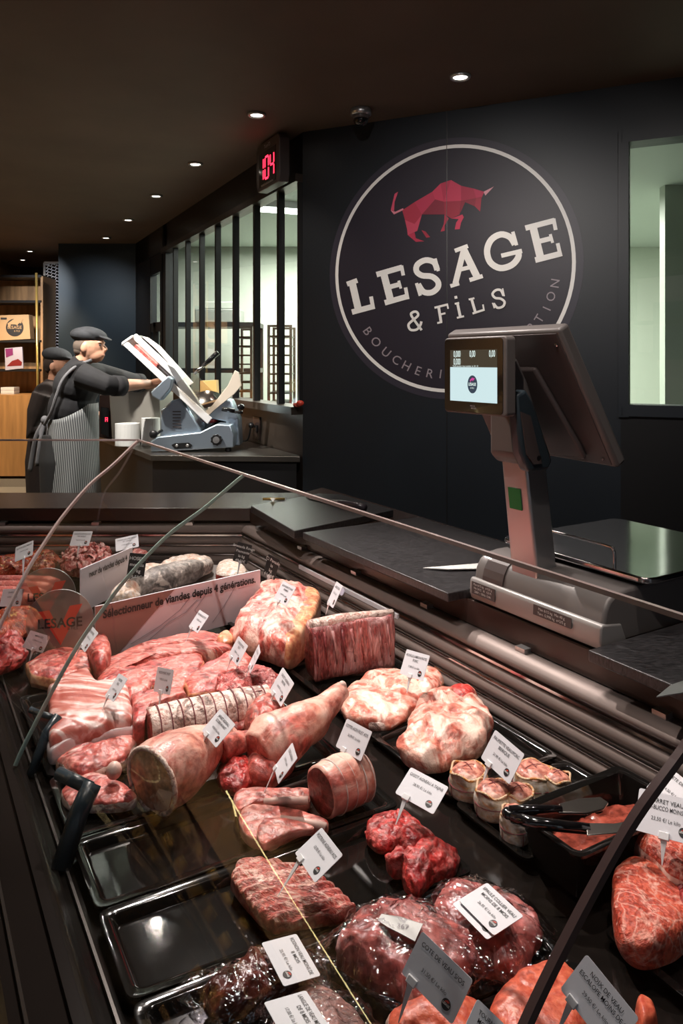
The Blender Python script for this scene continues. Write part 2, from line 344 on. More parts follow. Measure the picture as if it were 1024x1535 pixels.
_tc = {}
def text2d(s, size=1.0, bold=0):
    """flat letter outlines of the built-in face, centred: (verts, faces)"""
    k = (s, bold)
    if k not in _tc:
        cu = bpy.data.curves.new('t', 'FONT'); cu.body = s; cu.align_x = 'CENTER'; cu.align_y = 'CENTER'; cu.offset = bold
        cu.resolution_u = 3
        o = bpy.data.objects.new('t', cu); C.objects.link(o); dg = bpy.context.evaluated_depsgraph_get(); dg.update()
        me = bpy.data.meshes.new_from_object(o.evaluated_get(dg))
        _tc[k] = ([(v.co.x, v.co.y) for v in me.vertices], [list(p.vertices) for p in me.polygons])
        bpy.data.objects.remove(o); bpy.data.curves.remove(cu); bpy.data.meshes.remove(me)
    vs, fs = _tc[k]
    return [(x*size, y*size) for x, y in vs], fs
def put2d(mb, vf, fn):
    vs, fs = vf; bv = [mb.b.verts.new(fn(x, y)) for x, y in vs]
    for f in fs:
        try: mb.b.faces.new([bv[i] for i in f])
        except ValueError: pass
def strokes2d(lines, default=10):
    """polylines with width -> flat quads (mitred joints kept simple)"""
    vs, fs = [], []
    for ln in lines:
        pts, wd = (ln if isinstance(ln, tuple) and isinstance(ln[1], (int, float)) and isinstance(ln[0], list) else (ln, default))
        if len(pts) > 4: pts = [(q.x, q.y) for q in smooth_pts([V((x, y, 0)) for x, y in pts], 4, False)]
        n = len(pts); L, Rr = [], []
        for i in range(n):
            a = pts[max(i-1, 0)]; b = pts[min(i+1, n-1)]
            dx, dy = b[0]-a[0], b[1]-a[1]; q = math.hypot(dx, dy) or 1
            nx, ny = -dy/q*wd/2, dx/q*wd/2
            L.append((pts[i][0]+nx, pts[i][1]+ny)); Rr.append((pts[i][0]-nx, pts[i][1]-ny))
        b0 = len(vs); vs += L+Rr
        for i in range(n-1): fs.append([b0+i, b0+i+1, b0+n+i+1, b0+n+i])
    return vs, fs
def smooth_pts(pts, k=8, closed=True):
    out = []; n = len(pts)
    for i in range(n if closed else n-1):
        if closed: p0, p1, p2, p3 = [pts[(i+j-1) % n] for j in range(4)]
        else: p0, p1, p2, p3 = [pts[max(0, min(n-1, i+j-1))] for j in range(4)]
        p0, p1, p2, p3 = V(p0), V(p1), V(p2), V(p3)
        for j in range(k):
            t = j/k
            out.append(.5*((2*p1)+(p2-p0)*t+(2*p0-5*p1+4*p2-p3)*t*t+(3*p1-p0-3*p2+p3)*t*t*t))
    if not closed: out.append(V(pts[-1]))
    return out
def resample(pts, n):
    d = [0]
    for i in range(len(pts)): d.append(d[-1]+(pts[(i+1) % len(pts)]-pts[i]).length)
    out = []; j = 0
    for k in range(n):
        t = d[-1]*k/n
        while j < len(pts)-1 and d[j+1] < t: j += 1
        f = (t-d[j])/max(1e-9, d[j+1]-d[j]); out.append(pts[j].lerp(pts[(j+1) % len(pts)], f))
    return out
def jiggle(p, amp, sc, seed):
    if not amp: return V((0, 0, 0))
    q = p*sc+V((seed, seed*.7, -seed))
    return noise.noise_vector(q)*amp+noise.noise_vector(q*2.3)*amp*.5+noise.noise_vector(q*5.1)*amp*.22
def crease(p, amp, sc, seed):
    c = noise.noise(p*sc*.8+V((seed*1.3, 2, seed)))
    return max(0, 1-abs(c)*8)*amp*.55
_seed = [0]
DZ = .748
def lump(name, px, t, m, base=DZ, p=2.4, amp=.006, sc=22, parent=None, ridge=None, edge=None, n=120, world=None, hfrac=.45, rings=20, tilt=None, sharp=False, cr=1):
    """solid piece of meat: px outline = its silhouette at mid height, real thickness t"""
    _seed[0] += 1; sd = _seed[0]*3.17
    pts = world if world else [D(x, y, base+t*hfrac) for x, y in px]
    pts = [V((q.x, q.y, 0)) for q in pts]
    out = resample(pts if sharp else smooth_pts(pts, 8), n); c = sum(out, V())/n
    b = bmesh.new(); prof = []
    for i in range(rings+1):
        a = math.pi/2*i/rings; prof.append((math.sin(a)**(2/p), .4+.6*math.cos(a)**(2/p) if i < rings else .4, a))
    for i in range(5):
        a = math.pi/2*(i+1)/5; prof.append((math.cos(a)**(2/5), .4-.4*math.sin(a)**(2/5), 9))
    prev = None; fl = []
    for i, (r, z, a) in enumerate(prof):
        if r < .02 and prev is not None and len(prev) == 1: continue
        if r < .02:
            q = c+V((0, 0, base+z*t)); q += jiggle(q, amp, sc, sd) if z > .1 else V()
            ring = [b.verts.new(q)]
        else:
            ring = []
            for o in out:
                q = c+(o-c)*r; q.z = base+z*t
                if ridge and z > .3:
                    ang, wl, ra = ridge; dd = V((math.cos(ang), math.sin(ang), 0))
                    q.z += ra*math.sin(q.dot(dd)*2*math.pi/wl)*(1 if z > .45 else .6)
                if tilt: q.z += max(0, z)*tilt.dot(V((q.x-c.x, q.y-c.y, 0)))
                if z > .45: q.z -= crease(q, amp*cr, sc, sd)
                if z > .02: q += jiggle(q, amp, sc, sd)*(1 if z > .15 else .3)
                q.z = max(q.z, base+.0005) if z > .01 else base
                ring.append(b.verts.new(q))
        if prev:
            for k in range(n):
                if len(prev) == 1: f = b.faces.new([prev[0], ring[k], ring[(k+1) % n]])
                elif len(ring) == 1: f = b.faces.new([prev[k], prev[(k+1) % n], ring[0]][::-1])
                else: f = b.faces.new([prev[k], ring[k], ring[(k+1) % n], prev[(k+1) % n]])
                if edge and (a > edge): f.material_index = 1
        prev = ring
    mb = MB(); mb.b.free(); mb.b = b
    o = mb.build(name, m, parent, smooth=True, base=(c+V((0, 0, base))) if parent is None else None)
    return o
def loft(name, pts, rad, m, parent=None, amp=.004, sc=22, seg=40, sub=6, p=2.2, endcap=True, base=None, flat=None, capm=1):
    """piece with an axis: pts world axis, rad list of (a horizontal, b vertical)"""
    _seed[0] += 1; sd = _seed[0]*2.71
    P = smooth_pts(pts, sub, False); n = len(P); b = bmesh.new(); rings = []
    def rr(i):
        f = i/sub; k = min(int(f), len(rad)-2); q = f-k; q = q*q*(3-2*q)
        return [rad[k][j]*(1-q)+rad[k+1][j]*q for j in (0, 1)]
    for i, c in enumerate(P):
        t = (P[min(i+1, n-1)]-P[max(i-1, 0)]).normalized()
        s = t.cross(V((0, 0, 1))).normalized(); up = s.cross(t).normalized()
        ra, rb = rr(i); ring = []
        for k in range(seg):
            a = 2*math.pi*k/seg; ca, sa = math.cos(a), math.sin(a)
            x = abs(ca)**(2/p)*(1 if ca > 0 else -1); y = abs(sa)**(2/p)*(1 if sa > 0 else -1)
            q = c+s*ra*x+up*rb*y; q += jiggle(q, amp, sc, sd)
            if flat is not None: q.z = max(q.z, flat)
            ring.append(b.verts.new(q))
        rings.append(ring)
    for A, B in zip(rings, rings[1:]):
        for k in range(seg): b.faces.new([A[k], A[(k+1) % seg], B[(k+1) % seg], B[k]])
    for ring, c, tt in ((rings[0], P[0], P[0]-P[1]), (rings[-1], P[-1], P[-1]-P[-2])):
        tt = tt.normalized(); prev = ring; cc = sum((v.co for v in ring), V())/seg
        rm = sum(((v.co-cc).length for v in ring))/seg
        for q, bulge in ((.9, .05), (.72, .1), (.45, .13), (.2, .14)):
            rg = []
            for v in ring:
                x = cc+(v.co-cc)*q+tt*rm*bulge; x += jiggle(x, amp*.6, sc, sd)*(1-q); rg.append(b.verts.new(x))
            for k in range(seg):
                f = b.faces.new([prev[k], prev[(k+1) % seg], rg[(k+1) % seg], rg[k]]); f.material_index = capm if q < .9 or bulge > .06 else 0
            prev = rg
        f = b.faces.new(prev); f.material_index = capm
    mb = MB(); mb.b.free(); mb.b = b
    ms = m if isinstance(m, (list, tuple)) else [m, m]
    return mb.build(name, ms, parent, smooth=True, base=base)
def grid_plank(mb, a, b_, c, d, th):
    mb.prism([a, b_, c, d], V((0, 0, th)))

# ------------------------------------------------------------------ the setting
CEIL = 3.0
b = MB(); b.prism([(-6, -3, 0), (6, -3, 0), (6, 12, 0), (-6, 12, 0)], (0, 0, -.1)); struct(b.build('floor', M['floor']))
b = MB(); b.prism([(-6, -3, CEIL), (6, -3, CEIL), (6, 12, CEIL), (-6, 12, CEIL)], (0, 0, .1)); struct(b.build('ceiling', M['ceiling']))
def wallseg(name, p, q, z0, z1, m, nrm, th=.1):
    p, q = V(p), V(q); b = MB(); b.prism([(p.x, p.y, z0), (q.x, q.y, z0), (q.x, q.y, z1), (p.x, p.y, z1)], -nrm*th)
    return struct(b.build(name, m))
GE = GC+GD*5.02
SILL, HEAD = 1.225, 2.73
wallseg('wall_glazed_header', GC, GE, HEAD, CEIL, M['black'], GN)
o = wallseg('wall_glazed_plinth', GC, GE, 0, SILL, M['brownmetal'], GN)
# logo wall: solid, window from s=1.9 on
LW0, LW1, LEND = GC+LD*1.885, GC+LD*3.6, GC+LD*5.2
wallseg('wall_logo', GC, LW0, 0, CEIL, M['wallblue'], LN)
wallseg('wall_logo_header', LW0, LW1, 2.76, CEIL, M['wallblue'], LN)
wallseg('wall_logo_plinth', LW0, LW1, 0, 1.27, M['black'], LN)
wallseg('wall_logo_end', LW1, LEND, 0, CEIL, M['wallblue'], LN)
# seams in the wall cladding
def seam(px, z0, z1):
    p = WALLPT(px, 700, LD, LN, .001); b = MB()
    b.box((p.x, p.y, (z0+z1)/2), (.006, .006, z1-z0)); return struct(b.build('trim_seam', M['black']))
seam(670, 0, CEIL)
# window 1 in the logo wall
f = MB()
for s in (1.90, 3.58): f.box(GC+LD*s+V((0, 0, 2.01))-LN*.05, (.05, .14, 1.5), Matrix.Rotation(math.atan2(LD.y, LD.x), 3, 'Z'))
for z, hh in ((2.73, .07), (1.295, .06)): f.box(GC+LD*2.74+V((0, 0, z))-LN*.05, (1.7, .14, hh), Matrix.Rotation(math.atan2(LD.y, LD.x), 3, 'Z'))
win = struct(f.build('window_1', M['wallblue']))
b = MB(); p, q = GC+LD*1.92-LN*.06, GC+LD*3.56-LN*.06
b.prism([(p.x, p.y, 1.32), (q.x, q.y, 1.32), (q.x, q.y, 2.70), (p.x, p.y, 2.70)], -LN*.008); b.build('pane', M['pane'], win)
# glazed partition: mullions, head, sill, panes, door
rotG = Matrix.Rotation(math.atan2(GD.y, GD.x), 3, 'Z')
f = MB()
f.box(GC+GD*1.75+V((0, 0, HEAD-.02)), (3.5, .10, .05), rotG); f.box(GC+GD*1.75+V((0, 0, SILL+.015)), (3.5, .16, .05), rotG)
win2 = struct(f.build('window_2', M['brownmetal']))
ms = [.02]+[.36+.455*k for k in range(7)]+[3.42]
for s in ms:
    f = MB(); f.box(GC+GD*s+V((0, 0, (SILL+HEAD)/2)), (.035 if s > .1 else .03, .045, HEAD-SILL), rotG)
    f.build('mullion', M['black'], win2)
for a, c in zip(ms, ms[1:]):
    b = MB(); p, q = GC+GD*(a+.02), GC+GD*(c-.02)
    b.prism([(p.x, p.y, SILL+.03), (q.x, q.y, SILL+.03), (q.x, q.y, HEAD-.03), (p.x, p.y, HEAD-.03)], -GN*.008)
    b.build('pane', M['pane'], win2)
wallseg('wall_glazed_jamb', GC+GD*3.42, GC+GD*3.62, 0, CEIL, M['black'], GN)
f = MB()
for s, wd in ((3.66, .08), (4.22, .14)): f.box(GC+GD*s+V((0, 0, 1.35))-GN*.02, (wd, .06, 2.7), rotG)
for z, hh in ((.6, 1.2), (1.93, .10), (2.62, .2)): f.box(GC+GD*3.94+V((0, 0, z))-GN*.02, (.62, .05, hh), rotG)
door = struct(f.build('door_1', M['black']))
b = MB(); p, q = GC+GD*3.70, GC+GD*4.15
b.prism([(p.x, p.y, 1.2), (q.x, q.y, 1.2), (q.x, q.y, 2.55), (p.x, p.y, 2.55)], -GN*.008); b.build('pane', M['pane'], door)
wallseg('wall_glazed_end', GC+GD*4.3, GE, 0, CEIL, M['black'], GN)
# blue projecting wall, far walls
b = MB(); b.prism([(-3.48, 9.1, 0), (-2.5, 9.1, 0), (-2.5, 11.4, 0), (-3.48, 11.4, 0)], (0, 0, CEIL)); struct(b.build('wall_blue_pier', M['wallblue2']))
b = MB(); b.box((-4.9, 11.45, 1.5), (3, .1, 3)); struct(b.build('wall_back', M['black']))
b = MB(); b.box((-5.0, 5.0, 1.5), (.1, 13, 3)); struct(b.build('wall_left', M['oak']))
b = MB(); b.box((4.6, .1, 1.5), (.1, 5.4, 3)); struct(b.build('wall_right', M['wallblue']))
# storefront behind the customer, daylight outside
b = MB()
for x0, x1, z0, z1 in ((-6, 5, 2.75, 3.0), (-6, -3.4, 0, 2.75), (2.6, 5, 0, 2.75), (-3.4, 2.6, 0, .35)):
    b.box(((x0+x1)/2, -2.55, (z0+z1)/2), (x1-x0, .1, z1-z0))
struct(b.build('wall_front', M['black']))
b = MB()
for x in (-3.35, -1.9, -.5, 1.1, 2.55): b.box((x, -2.55, 1.55), (.09, .12, 2.4))
b.box((-.4, -2.55, 2.1), (6, .12, .06))
struct(b.build('window_3', M['black']))
# building across the street
b = MB(); b.box((-3, -14, 2.5), (16, 3, 5.0)); st = tag(b.build('street_building', mat('pink_render', (.55, .38, .34), .8)), 'pink rendered house across the street, mirrored in the window', 'building')
b = MB(); b.prism([(-11.2, -12.2, 5), (5.2, -12.2, 5), (5.2, -14, 6.6), (-11.2, -14, 6.6)], (0, -.2, .1)); b.build('roof', mat('grey_roof', (.2, .2, .22), .8), st)
for x in range(-9, 5, 3):
    b = MB(); b.box((x, -12.48, 2.4), (1.1, .06, 1.6)); b.build('window', mat('dark_panes', (.05, .07, .09), .2), st)
b = MB(); b.prism([(-12, -16, -.12), (10, -16, -.12), (10, -2.6, -.12), (-12, -2.6, -.12)], (0, 0, -.1)); struct(b.build('street', mat('asphalt', (.12, .12, .12), .8)))
# prep room
b = MB(); b.box((1.2, 9.25, 1.5), (7.4, .1, 3)); struct(b.build('wall_prep_back', M['prep']))
b = MB(); b.box((4.9, 6, 1.5), (.1, 6.6, 3)); struct(b.build('wall_prep_side', M['prep']))
b = MB(); b.box((3.75, 6.0, 1.5), (2.3, .1, 3)); struct(b.build('wall_prep_partition', M['prepshade']))
b = MB(); pp = [GC+V((0.05, .15, 0)), GE+V((.1, 0, 0)), V((4.9, 9.2, 0)), LEND+V((0, .15, 0))]
b.prism([(q.x, q.y, CEIL-.03) for q in pp], (0, 0, .02)); struct(b.build('ceiling_prep', mat('prep_ceiling', (.45, .5, .45), .6)))
b = MB(); b.prism([(q.x, q.y, .004) for q in pp], (0, 0, .01)); struct(b.build('floor_prep', M['prepfloor']))
for i, (x, y, a, lb) in enumerate([(.35, 5.9, 20, 'nearest the corner'), (-.3, 6.7, 20, 'over the shelving')]):
    t = thing('tube_light', (x, y, CEIL-.12), 'white tube light on the prep room ceiling, '+lb, 'light')
    mtx = Matrix.Rotation(R(a), 3, 'Z')
    b = MB(); b.box((x, y, CEIL-.06), (1.2, .16, .06), mtx); b.build('housing', M['white'], t)
    b = MB(); b.box((x, y, CEIL-.10), (1.16, .12, .03), mtx); b.build('diffuser', M['tube'], t)

# ------------------------------------------------------------------ ceiling fittings
def downlight(x, y, label):
    t = thing('downlight', (x, y, CEIL-.012), label, 'downlight', 'recessed ceiling downlights')
    b = MB(); b.lathe((x, y, CEIL), [(.038, -.004), (.040, -.012), (.052, -.012), (.055, -.001), (.038, -.001)]); b.build('ring', M['alu'], t, smooth=True)
    b = MB(); b.lathe((x, y, CEIL), [(.036, -.003), (.036, -.006), (.001, -.007)]); b.build('lens', M['lampglow'], t)
    lamp('downlight_beam', 'SPOT', (x, y, CEIL-.02), 22, (1, .85, .7), None, .03, 95, .8)
for px, py, lb in [(690, 114, 'round ceiling downlight in front of the logo wall'), (385, 171, 'round ceiling downlight closest to the queue number display'),
                   (293, 245, 'second downlight of the row beside the glazed partition'), (234, 293, 'third downlight of the row beside the glazed partition'),
                   (192, 329, 'fourth downlight of the row beside the glazed partition'), (159, 356, 'last downlight of the row, in front of the blue pier'),
                   (45, 376, 'downlight before the wooden shelving, the closer of two'), (34, 389, 'downlight before the wooden shelving, the farther of two')]:
    Y = (CEIL-EYE)*F/(542-py); downlight((px-512)/F*Y, Y, lb)
# dome camera
p = AT(541, 173, 4.25); p.z = CEIL
t = thing('dome_camera', p, 'small silver dome security camera on the ceiling before the logo wall', 'security camera')
b = MB(); b.lathe(p, [(.055, 0), (.060, -.01), (.060, -.035), (.05, -.04)]); b.build('housing', M['alu'], t, smooth=True)
b = MB(); b.lathe(p, [(.05, -.038), (.048, -.055), (.038, -.06)]); b.build('collar', M['scaledark'], t, smooth=True)
b = MB(); b.lathe(p, [(.042, -.056), (.041, -.07), (.034, -.085), (.02, -.097), (.002, -.1)]); b.build('dome', M['blackgloss'], t, smooth=True)
# queue number display
def GP(px, py, off=.16): return WALLPT(px, py, GD, GN, off)
c = GP(401, 247); w2, h2 = .34, .27
xr = -GD; up = V((0, 0, 1))
t = thing('queue_display', c-V((0, 0, .15)), 'black queue display with glowing red number 104', 'queue display')
oct_ = [(-.20, -.10), (-.18, -.145), (.18, -.145), (.20, -.10), (.20, .13), (.17, .16), (-.17, .16), (-.20, .13)]
b = MB(); b.prism([c+xr*x+up*y for x, y in oct_], -GN*.07); b.build('housing', M['scaledark'], t, bevel=.006)
b = MB(); b.prism([c+xr*x+up*y+GN*.002 for x, y in [(-.145, -.125), (.145, -.125), (.145, .095), (-.145, .095)]], -GN*.003); b.build('screen', M['blackgloss'], t)
b = MB()
def seg7(ch, ox):
    S = dict(a=((-.025, .07), (.025, .07)), g=((-.025, 0), (.025, 0)), d=((-.025, -.07), (.025, -.07)), f=((-.03, .066), (-.03, .006)), b=((.03, .066), (.03, .006)), e=((-.03, -.006), (-.03, -.066)), c=((.03, -.006), (.03, -.066)))
    for k in {'1': 'bc', '0': 'abcdef', '4': 'fgbc'}[ch]:
        (x0, y0), (x1, y1) = S[k]
        vs, fs = strokes2d([([(x0+ox, y0), (x1+ox, y1)], .013)])
        put2d(b, (vs, fs), lambda x, y: c+xr*x+up*(y-.015)+GN*.004)
seg7('1', -.095); seg7('0', -.005); seg7('4', .085)
b.build('digits', M['red'], t, recalc=False)
b = MB(); put2d(b, text2d("Turn'O", .035), lambda x, y: c+xr*x+up*(y+.125)+GN*.003); b.build('lettering', M['whitepaint'], t, recalc=False)
b = MB()
for z in (-.115, -.122): b.box(c+up*z+GN*.003, (.2, .003, .003), rotG)
b.build('stripes', M['alu'], t)
b = MB(); b.tube([c-GN*.04+up*.15, V(((c-GN*.04).x, (c-GN*.04).y, CEIL))], .012); b.build('bracket', M['black'], t)

# ------------------------------------------------------------------ logo on the wall
def LP(x, y, off=.003):     # logo artwork coordinates -> wall
    return WALLPT(480+x*.41016, 180+y*.41006, LD, LN, off)
pa, pb, pt, pd = LP(55, 541, 0), LP(937, 541, 0), LP(497, 90, 0), LP(497, 995, 0)
cc = (pa+pb)/2; cc.z = (pt.z+pd.z)/2; RR = ((pb-pa).dot(LD)/2+(pt.z-pd.z)/2)/2/.985
t = thing('wall_logo_sign', cc-V((0, 0, RR)), 'large round plum butcher shop logo with red bull on the dark wall', 'logo sign')
def ringpts(r, off, n=96): return [cc+LD*r*math.cos(a)+V((0, 0, r*math.sin(a)))+LN*off for a in [2*math.pi*i/n for i in range(n)]]
b = MB(); b.prism(ringpts(RR*1.04, .0015), -LN*.001); b.build('rim_disc', M['logoedge'], t)
b = MB(); b.prism(ringpts(RR*.985, .0025), -LN*.0008); b.build('field_disc', M['logodisc'], t)
b = MB(); A, B = ringpts(RR*.985, .0035), ringpts(RR*.957, .0035); va = [b.b.verts.new(p) for p in A]; vb = [b.b.verts.new(p) for p in B]
for i in range(96): b.b.faces.new([va[i], va[(i+1) % 96], vb[(i+1) % 96], vb[i]])
b.build('white_ring', M['whitepaint'], t)
L1 = [([(98, 600), (136, 586)], 18), ([(116, 590), (140, 694)], 26), ([(116, 702), (199, 680)], 20), ([(194, 690), (186, 645)], 14),
      ([(206, 565), (300, 538)], 20), ([(232, 560), (258, 662)], 26), ([(297, 532), (304, 568)], 13), ([(243, 613), (292, 600)], 17), ([(287, 587), (295, 616)], 10), ([(236, 668), (324, 643)], 20), ([(320, 655), (312, 612)], 13),
      ([(428, 548), (416, 520), (385, 512), (356, 528), (352, 552), (372, 568), (408, 572), (430, 590), (430, 612), (408, 630), (378, 628), (358, 600)], 21), ([(420, 506), (432, 552)], 12), ([(352, 596), (366, 642)], 12),
      ([(492, 478), (540, 460)], 15), ([(526, 470), (494, 598)], 21), ([(522, 468), (576, 578)], 26), ([(505, 548), (556, 536)], 15), ([(476, 607), (508, 597)], 14), ([(546, 585), (594, 570)], 15),
      ([(712, 455), (694, 428), (660, 418), (625, 438), (610, 478), (622, 520), (658, 541), (700, 530), (724, 502), (724, 480)], 23), ([(662, 496), (738, 478)], 16), ([(704, 408), (718, 458)], 13),
      ([(750, 395), (857, 367)], 20), ([(778, 390), (806, 506)], 28), ([(853, 360), (861, 402)], 14), ([(790, 446), (846, 432)], 18), ([(841, 417), (850, 449)], 11), ([(786, 512), (884, 487)], 21), ([(879, 498), (868, 450)], 14)]
L2 = [([(418, 686), (466, 674)], 8), ([(433, 684), (442, 738)], 10), ([(464, 671), (468, 690)], 6), ([(437, 711), (458, 706)], 7), ([(428, 742), (446, 738)], 7),
      ([(492, 672), (508, 668)], 7), ([(502, 670), (512, 718)], 10), ([(500, 723), (526, 717)], 7), ([(495, 643), (497, 653)], 10),
      ([(543, 656), (564, 651)], 7), ([(553, 653), (567, 702)], 10), ([(557, 707), (601, 693)], 8), ([(599, 697), (595, 674)], 6),
      ([(670, 642), (660, 622), (642, 622), (630, 636), (640, 650), (660, 653), (674, 665), (668, 681), (648, 686), (634, 670)], 9), ([(667, 615), (673, 644)], 5), ([(630, 668), (637, 688)], 5),
      ([(371, 768), (334, 716), (338, 703), (352, 701), (358, 714), (338, 732), (323, 748), (330, 766), (352, 766), (366, 750), (370, 736)], 9)]
b = MB()
for i, st_ in enumerate(L1+L2): put2d(b, strokes2d([st_]), lambda x, y: LP(x, y, .004+.00015*i))
b.build('shop_name', M['whitepaint'], t, recalc=False)
ex, ey = 497, 541
for ch, x, y in [('B', 172, 772), ('O', 203, 812), ('U', 240, 850), ('C', 278, 878), ('H', 315, 900), ('E', 357, 918), ('R', 400, 928), ('I', 440, 930), ('E', 478, 932),
                 ('P', 772, 760), ('T', 802, 727), ('I', 830, 690), ('O', 845, 645), ('N', 860, 597)]:
    a = math.atan2(ey-y, ex-x); ux, uy = math.cos(a), math.sin(a); rx_, ry_ = -uy, ux
    b = MB(); put2d(b, text2d(ch, 46), lambda X, Y: LP(x+rx_*X+ux*Y, y+ry_*X+uy*Y, .004)); b.build('ring_letter', M['greypaint'], t, recalc=False)
bull = [(.36, .02, .05, [(300, 330), (345, 300), (372, 345), (345, 380), (310, 365)]), (.42, .025, .07, [(345, 300), (410, 262), (420, 290), (372, 345)]),
        (.50, .03, .08, [(410, 262), (440, 232), (452, 298), (420, 290)]), (.40, .02, .06, [(440, 232), (478, 219), (452, 298)]), (.48, .03, .08, [(478, 219), (515, 240), (515, 295), (452, 298)]),
        (.34, .015, .05, [(515, 240), (560, 250), (570, 285), (515, 295)]), (.42, .02, .07, [(560, 250), (600, 262), (590, 285), (570, 285)]), (.65, .3, .36, [(597, 262), (635, 243), (604, 276)]),
        (.30, .015, .04, [(570, 285), (590, 280), (585, 335), (565, 315)]), (.20, .01, .03, [(420, 290), (452, 298), (455, 345), (372, 345)]), (.28, .012, .035, [(452, 298), (515, 295), (510, 345), (480, 360), (455, 345)]),
        (.22, .01, .03, [(515, 295), (570, 285), (565, 315), (530, 300), (512, 340)]), (.50, .05, .10, [(345, 380), (310, 365), (318, 400), (320, 420), (355, 405), (372, 345)]), (.40, .02, .06, [(320, 420), (350, 445), (380, 443), (350, 432), (345, 410)]),
        (.30, .015, .04, [(370, 402), (388, 430), (402, 428), (385, 407)]), (.34, .02, .05, [(455, 345), (470, 360), (455, 385), (455, 405), (440, 408), (452, 380)]), (.48, .03, .08, [(480, 360), (520, 345), (525, 355), (515, 375), (510, 398), (492, 400), (497, 375), (506, 362)]),
        (.66, .22, .28, [(305, 328), (270, 345), (258, 330), (275, 335), (303, 322)]), (.55, .06, .12, [(258, 330), (272, 270), (285, 262), (272, 300), (270, 332)])]
b = MB(); mats = []
for i, (r_, g_, b_, pl) in enumerate(bull):
    vs = [b.b.verts.new(LP(x, y, .004)) for x, y in pl]; fc = b.b.faces.new(vs); fc.material_index = i; mats.append(mat('bull_red_%02d' % i, (r_, g_, b_), .5))
b.build('bull_emblem', mats, t, recalc=False)

# ------------------------------------------------------------------ refrigerated display cases (near run and far run, mitred)
W0 = V((-.374, 3.03, 0)); WT = .95
def mit(w_, h): return W0+V((-.314, -.56, 0))*(w_/.557)+V((0, 0, h))
def near(u, w_, h): return UV(u, 1.24-w_, h)
def umit(w_): p = mit(w_, 0); return p.dot(DU)
def far(x, w_, h): return V((x, 3.03-w_, h))
NEAR_END, FAR_END = -.75, -4.1
def sweep(mb, prof, a, c, closed=True):
    """prof list of (w,h); a, c functions giving the two ends"""
    A = [mb.b.verts.new(a(w_, h)) for w_, h in prof]; B = [mb.b.verts.new(c(w_, h)) for w_, h in prof]; n = len(prof)
    for i in range(n if closed else n-1): mb.b.faces.new([A[i], A[(i+1) % n], B[(i+1) % n], B[i]])
    if closed: mb.b.faces.new(A[::-1]); mb.b.faces.new(B)
GLASS = [(.545, 1.287), (.565, 1.2745), (.644, 1.219), (.729, 1.167), (.815, 1.09), (.872, 1.024), (.922, .958), (.976, .868), (1.025, .778), (1.04, .745)]
def thick(prof, t):
    out = []
    for i, (x, z) in enumerate(prof):
        a = prof[max(0, i-1)]; c = prof[min(len(prof)-1, i+1)]; dx, dz = c[0]-a[0], c[1]-a[1]; q = math.hypot(dx, dz)
        out.append((x-(-dz/q)*t*-1, z-(dx/q)*t*-1) if False else (x+dz/q*t, z-dx/q*t))
    return prof+out[::-1]
GL = [(v.x, v.y) for v in smooth_pts([V((x, z, 0)) for x, z in GLASS], 8, False)]
BACK = [(.085, .735), (.085, .745)]
for i in range(3):
    z0 = .745+.034*i; w0 = .080-.014*i
    for k in range(1, 8): a = math.pi*k/7; BACK.append((w0+.011*math.sin(a)-.014*k/7*.8, z0+.034*k/7))
    BACK.append((w0-.018, z0+.034))
for k in range(0, 9): a = math.pi*k/8; BACK.append((.030+.020*math.sin(a), .850+.034*k/8))
BACK += [(.02, .886), (-.01, .886), (-.01, .735)]
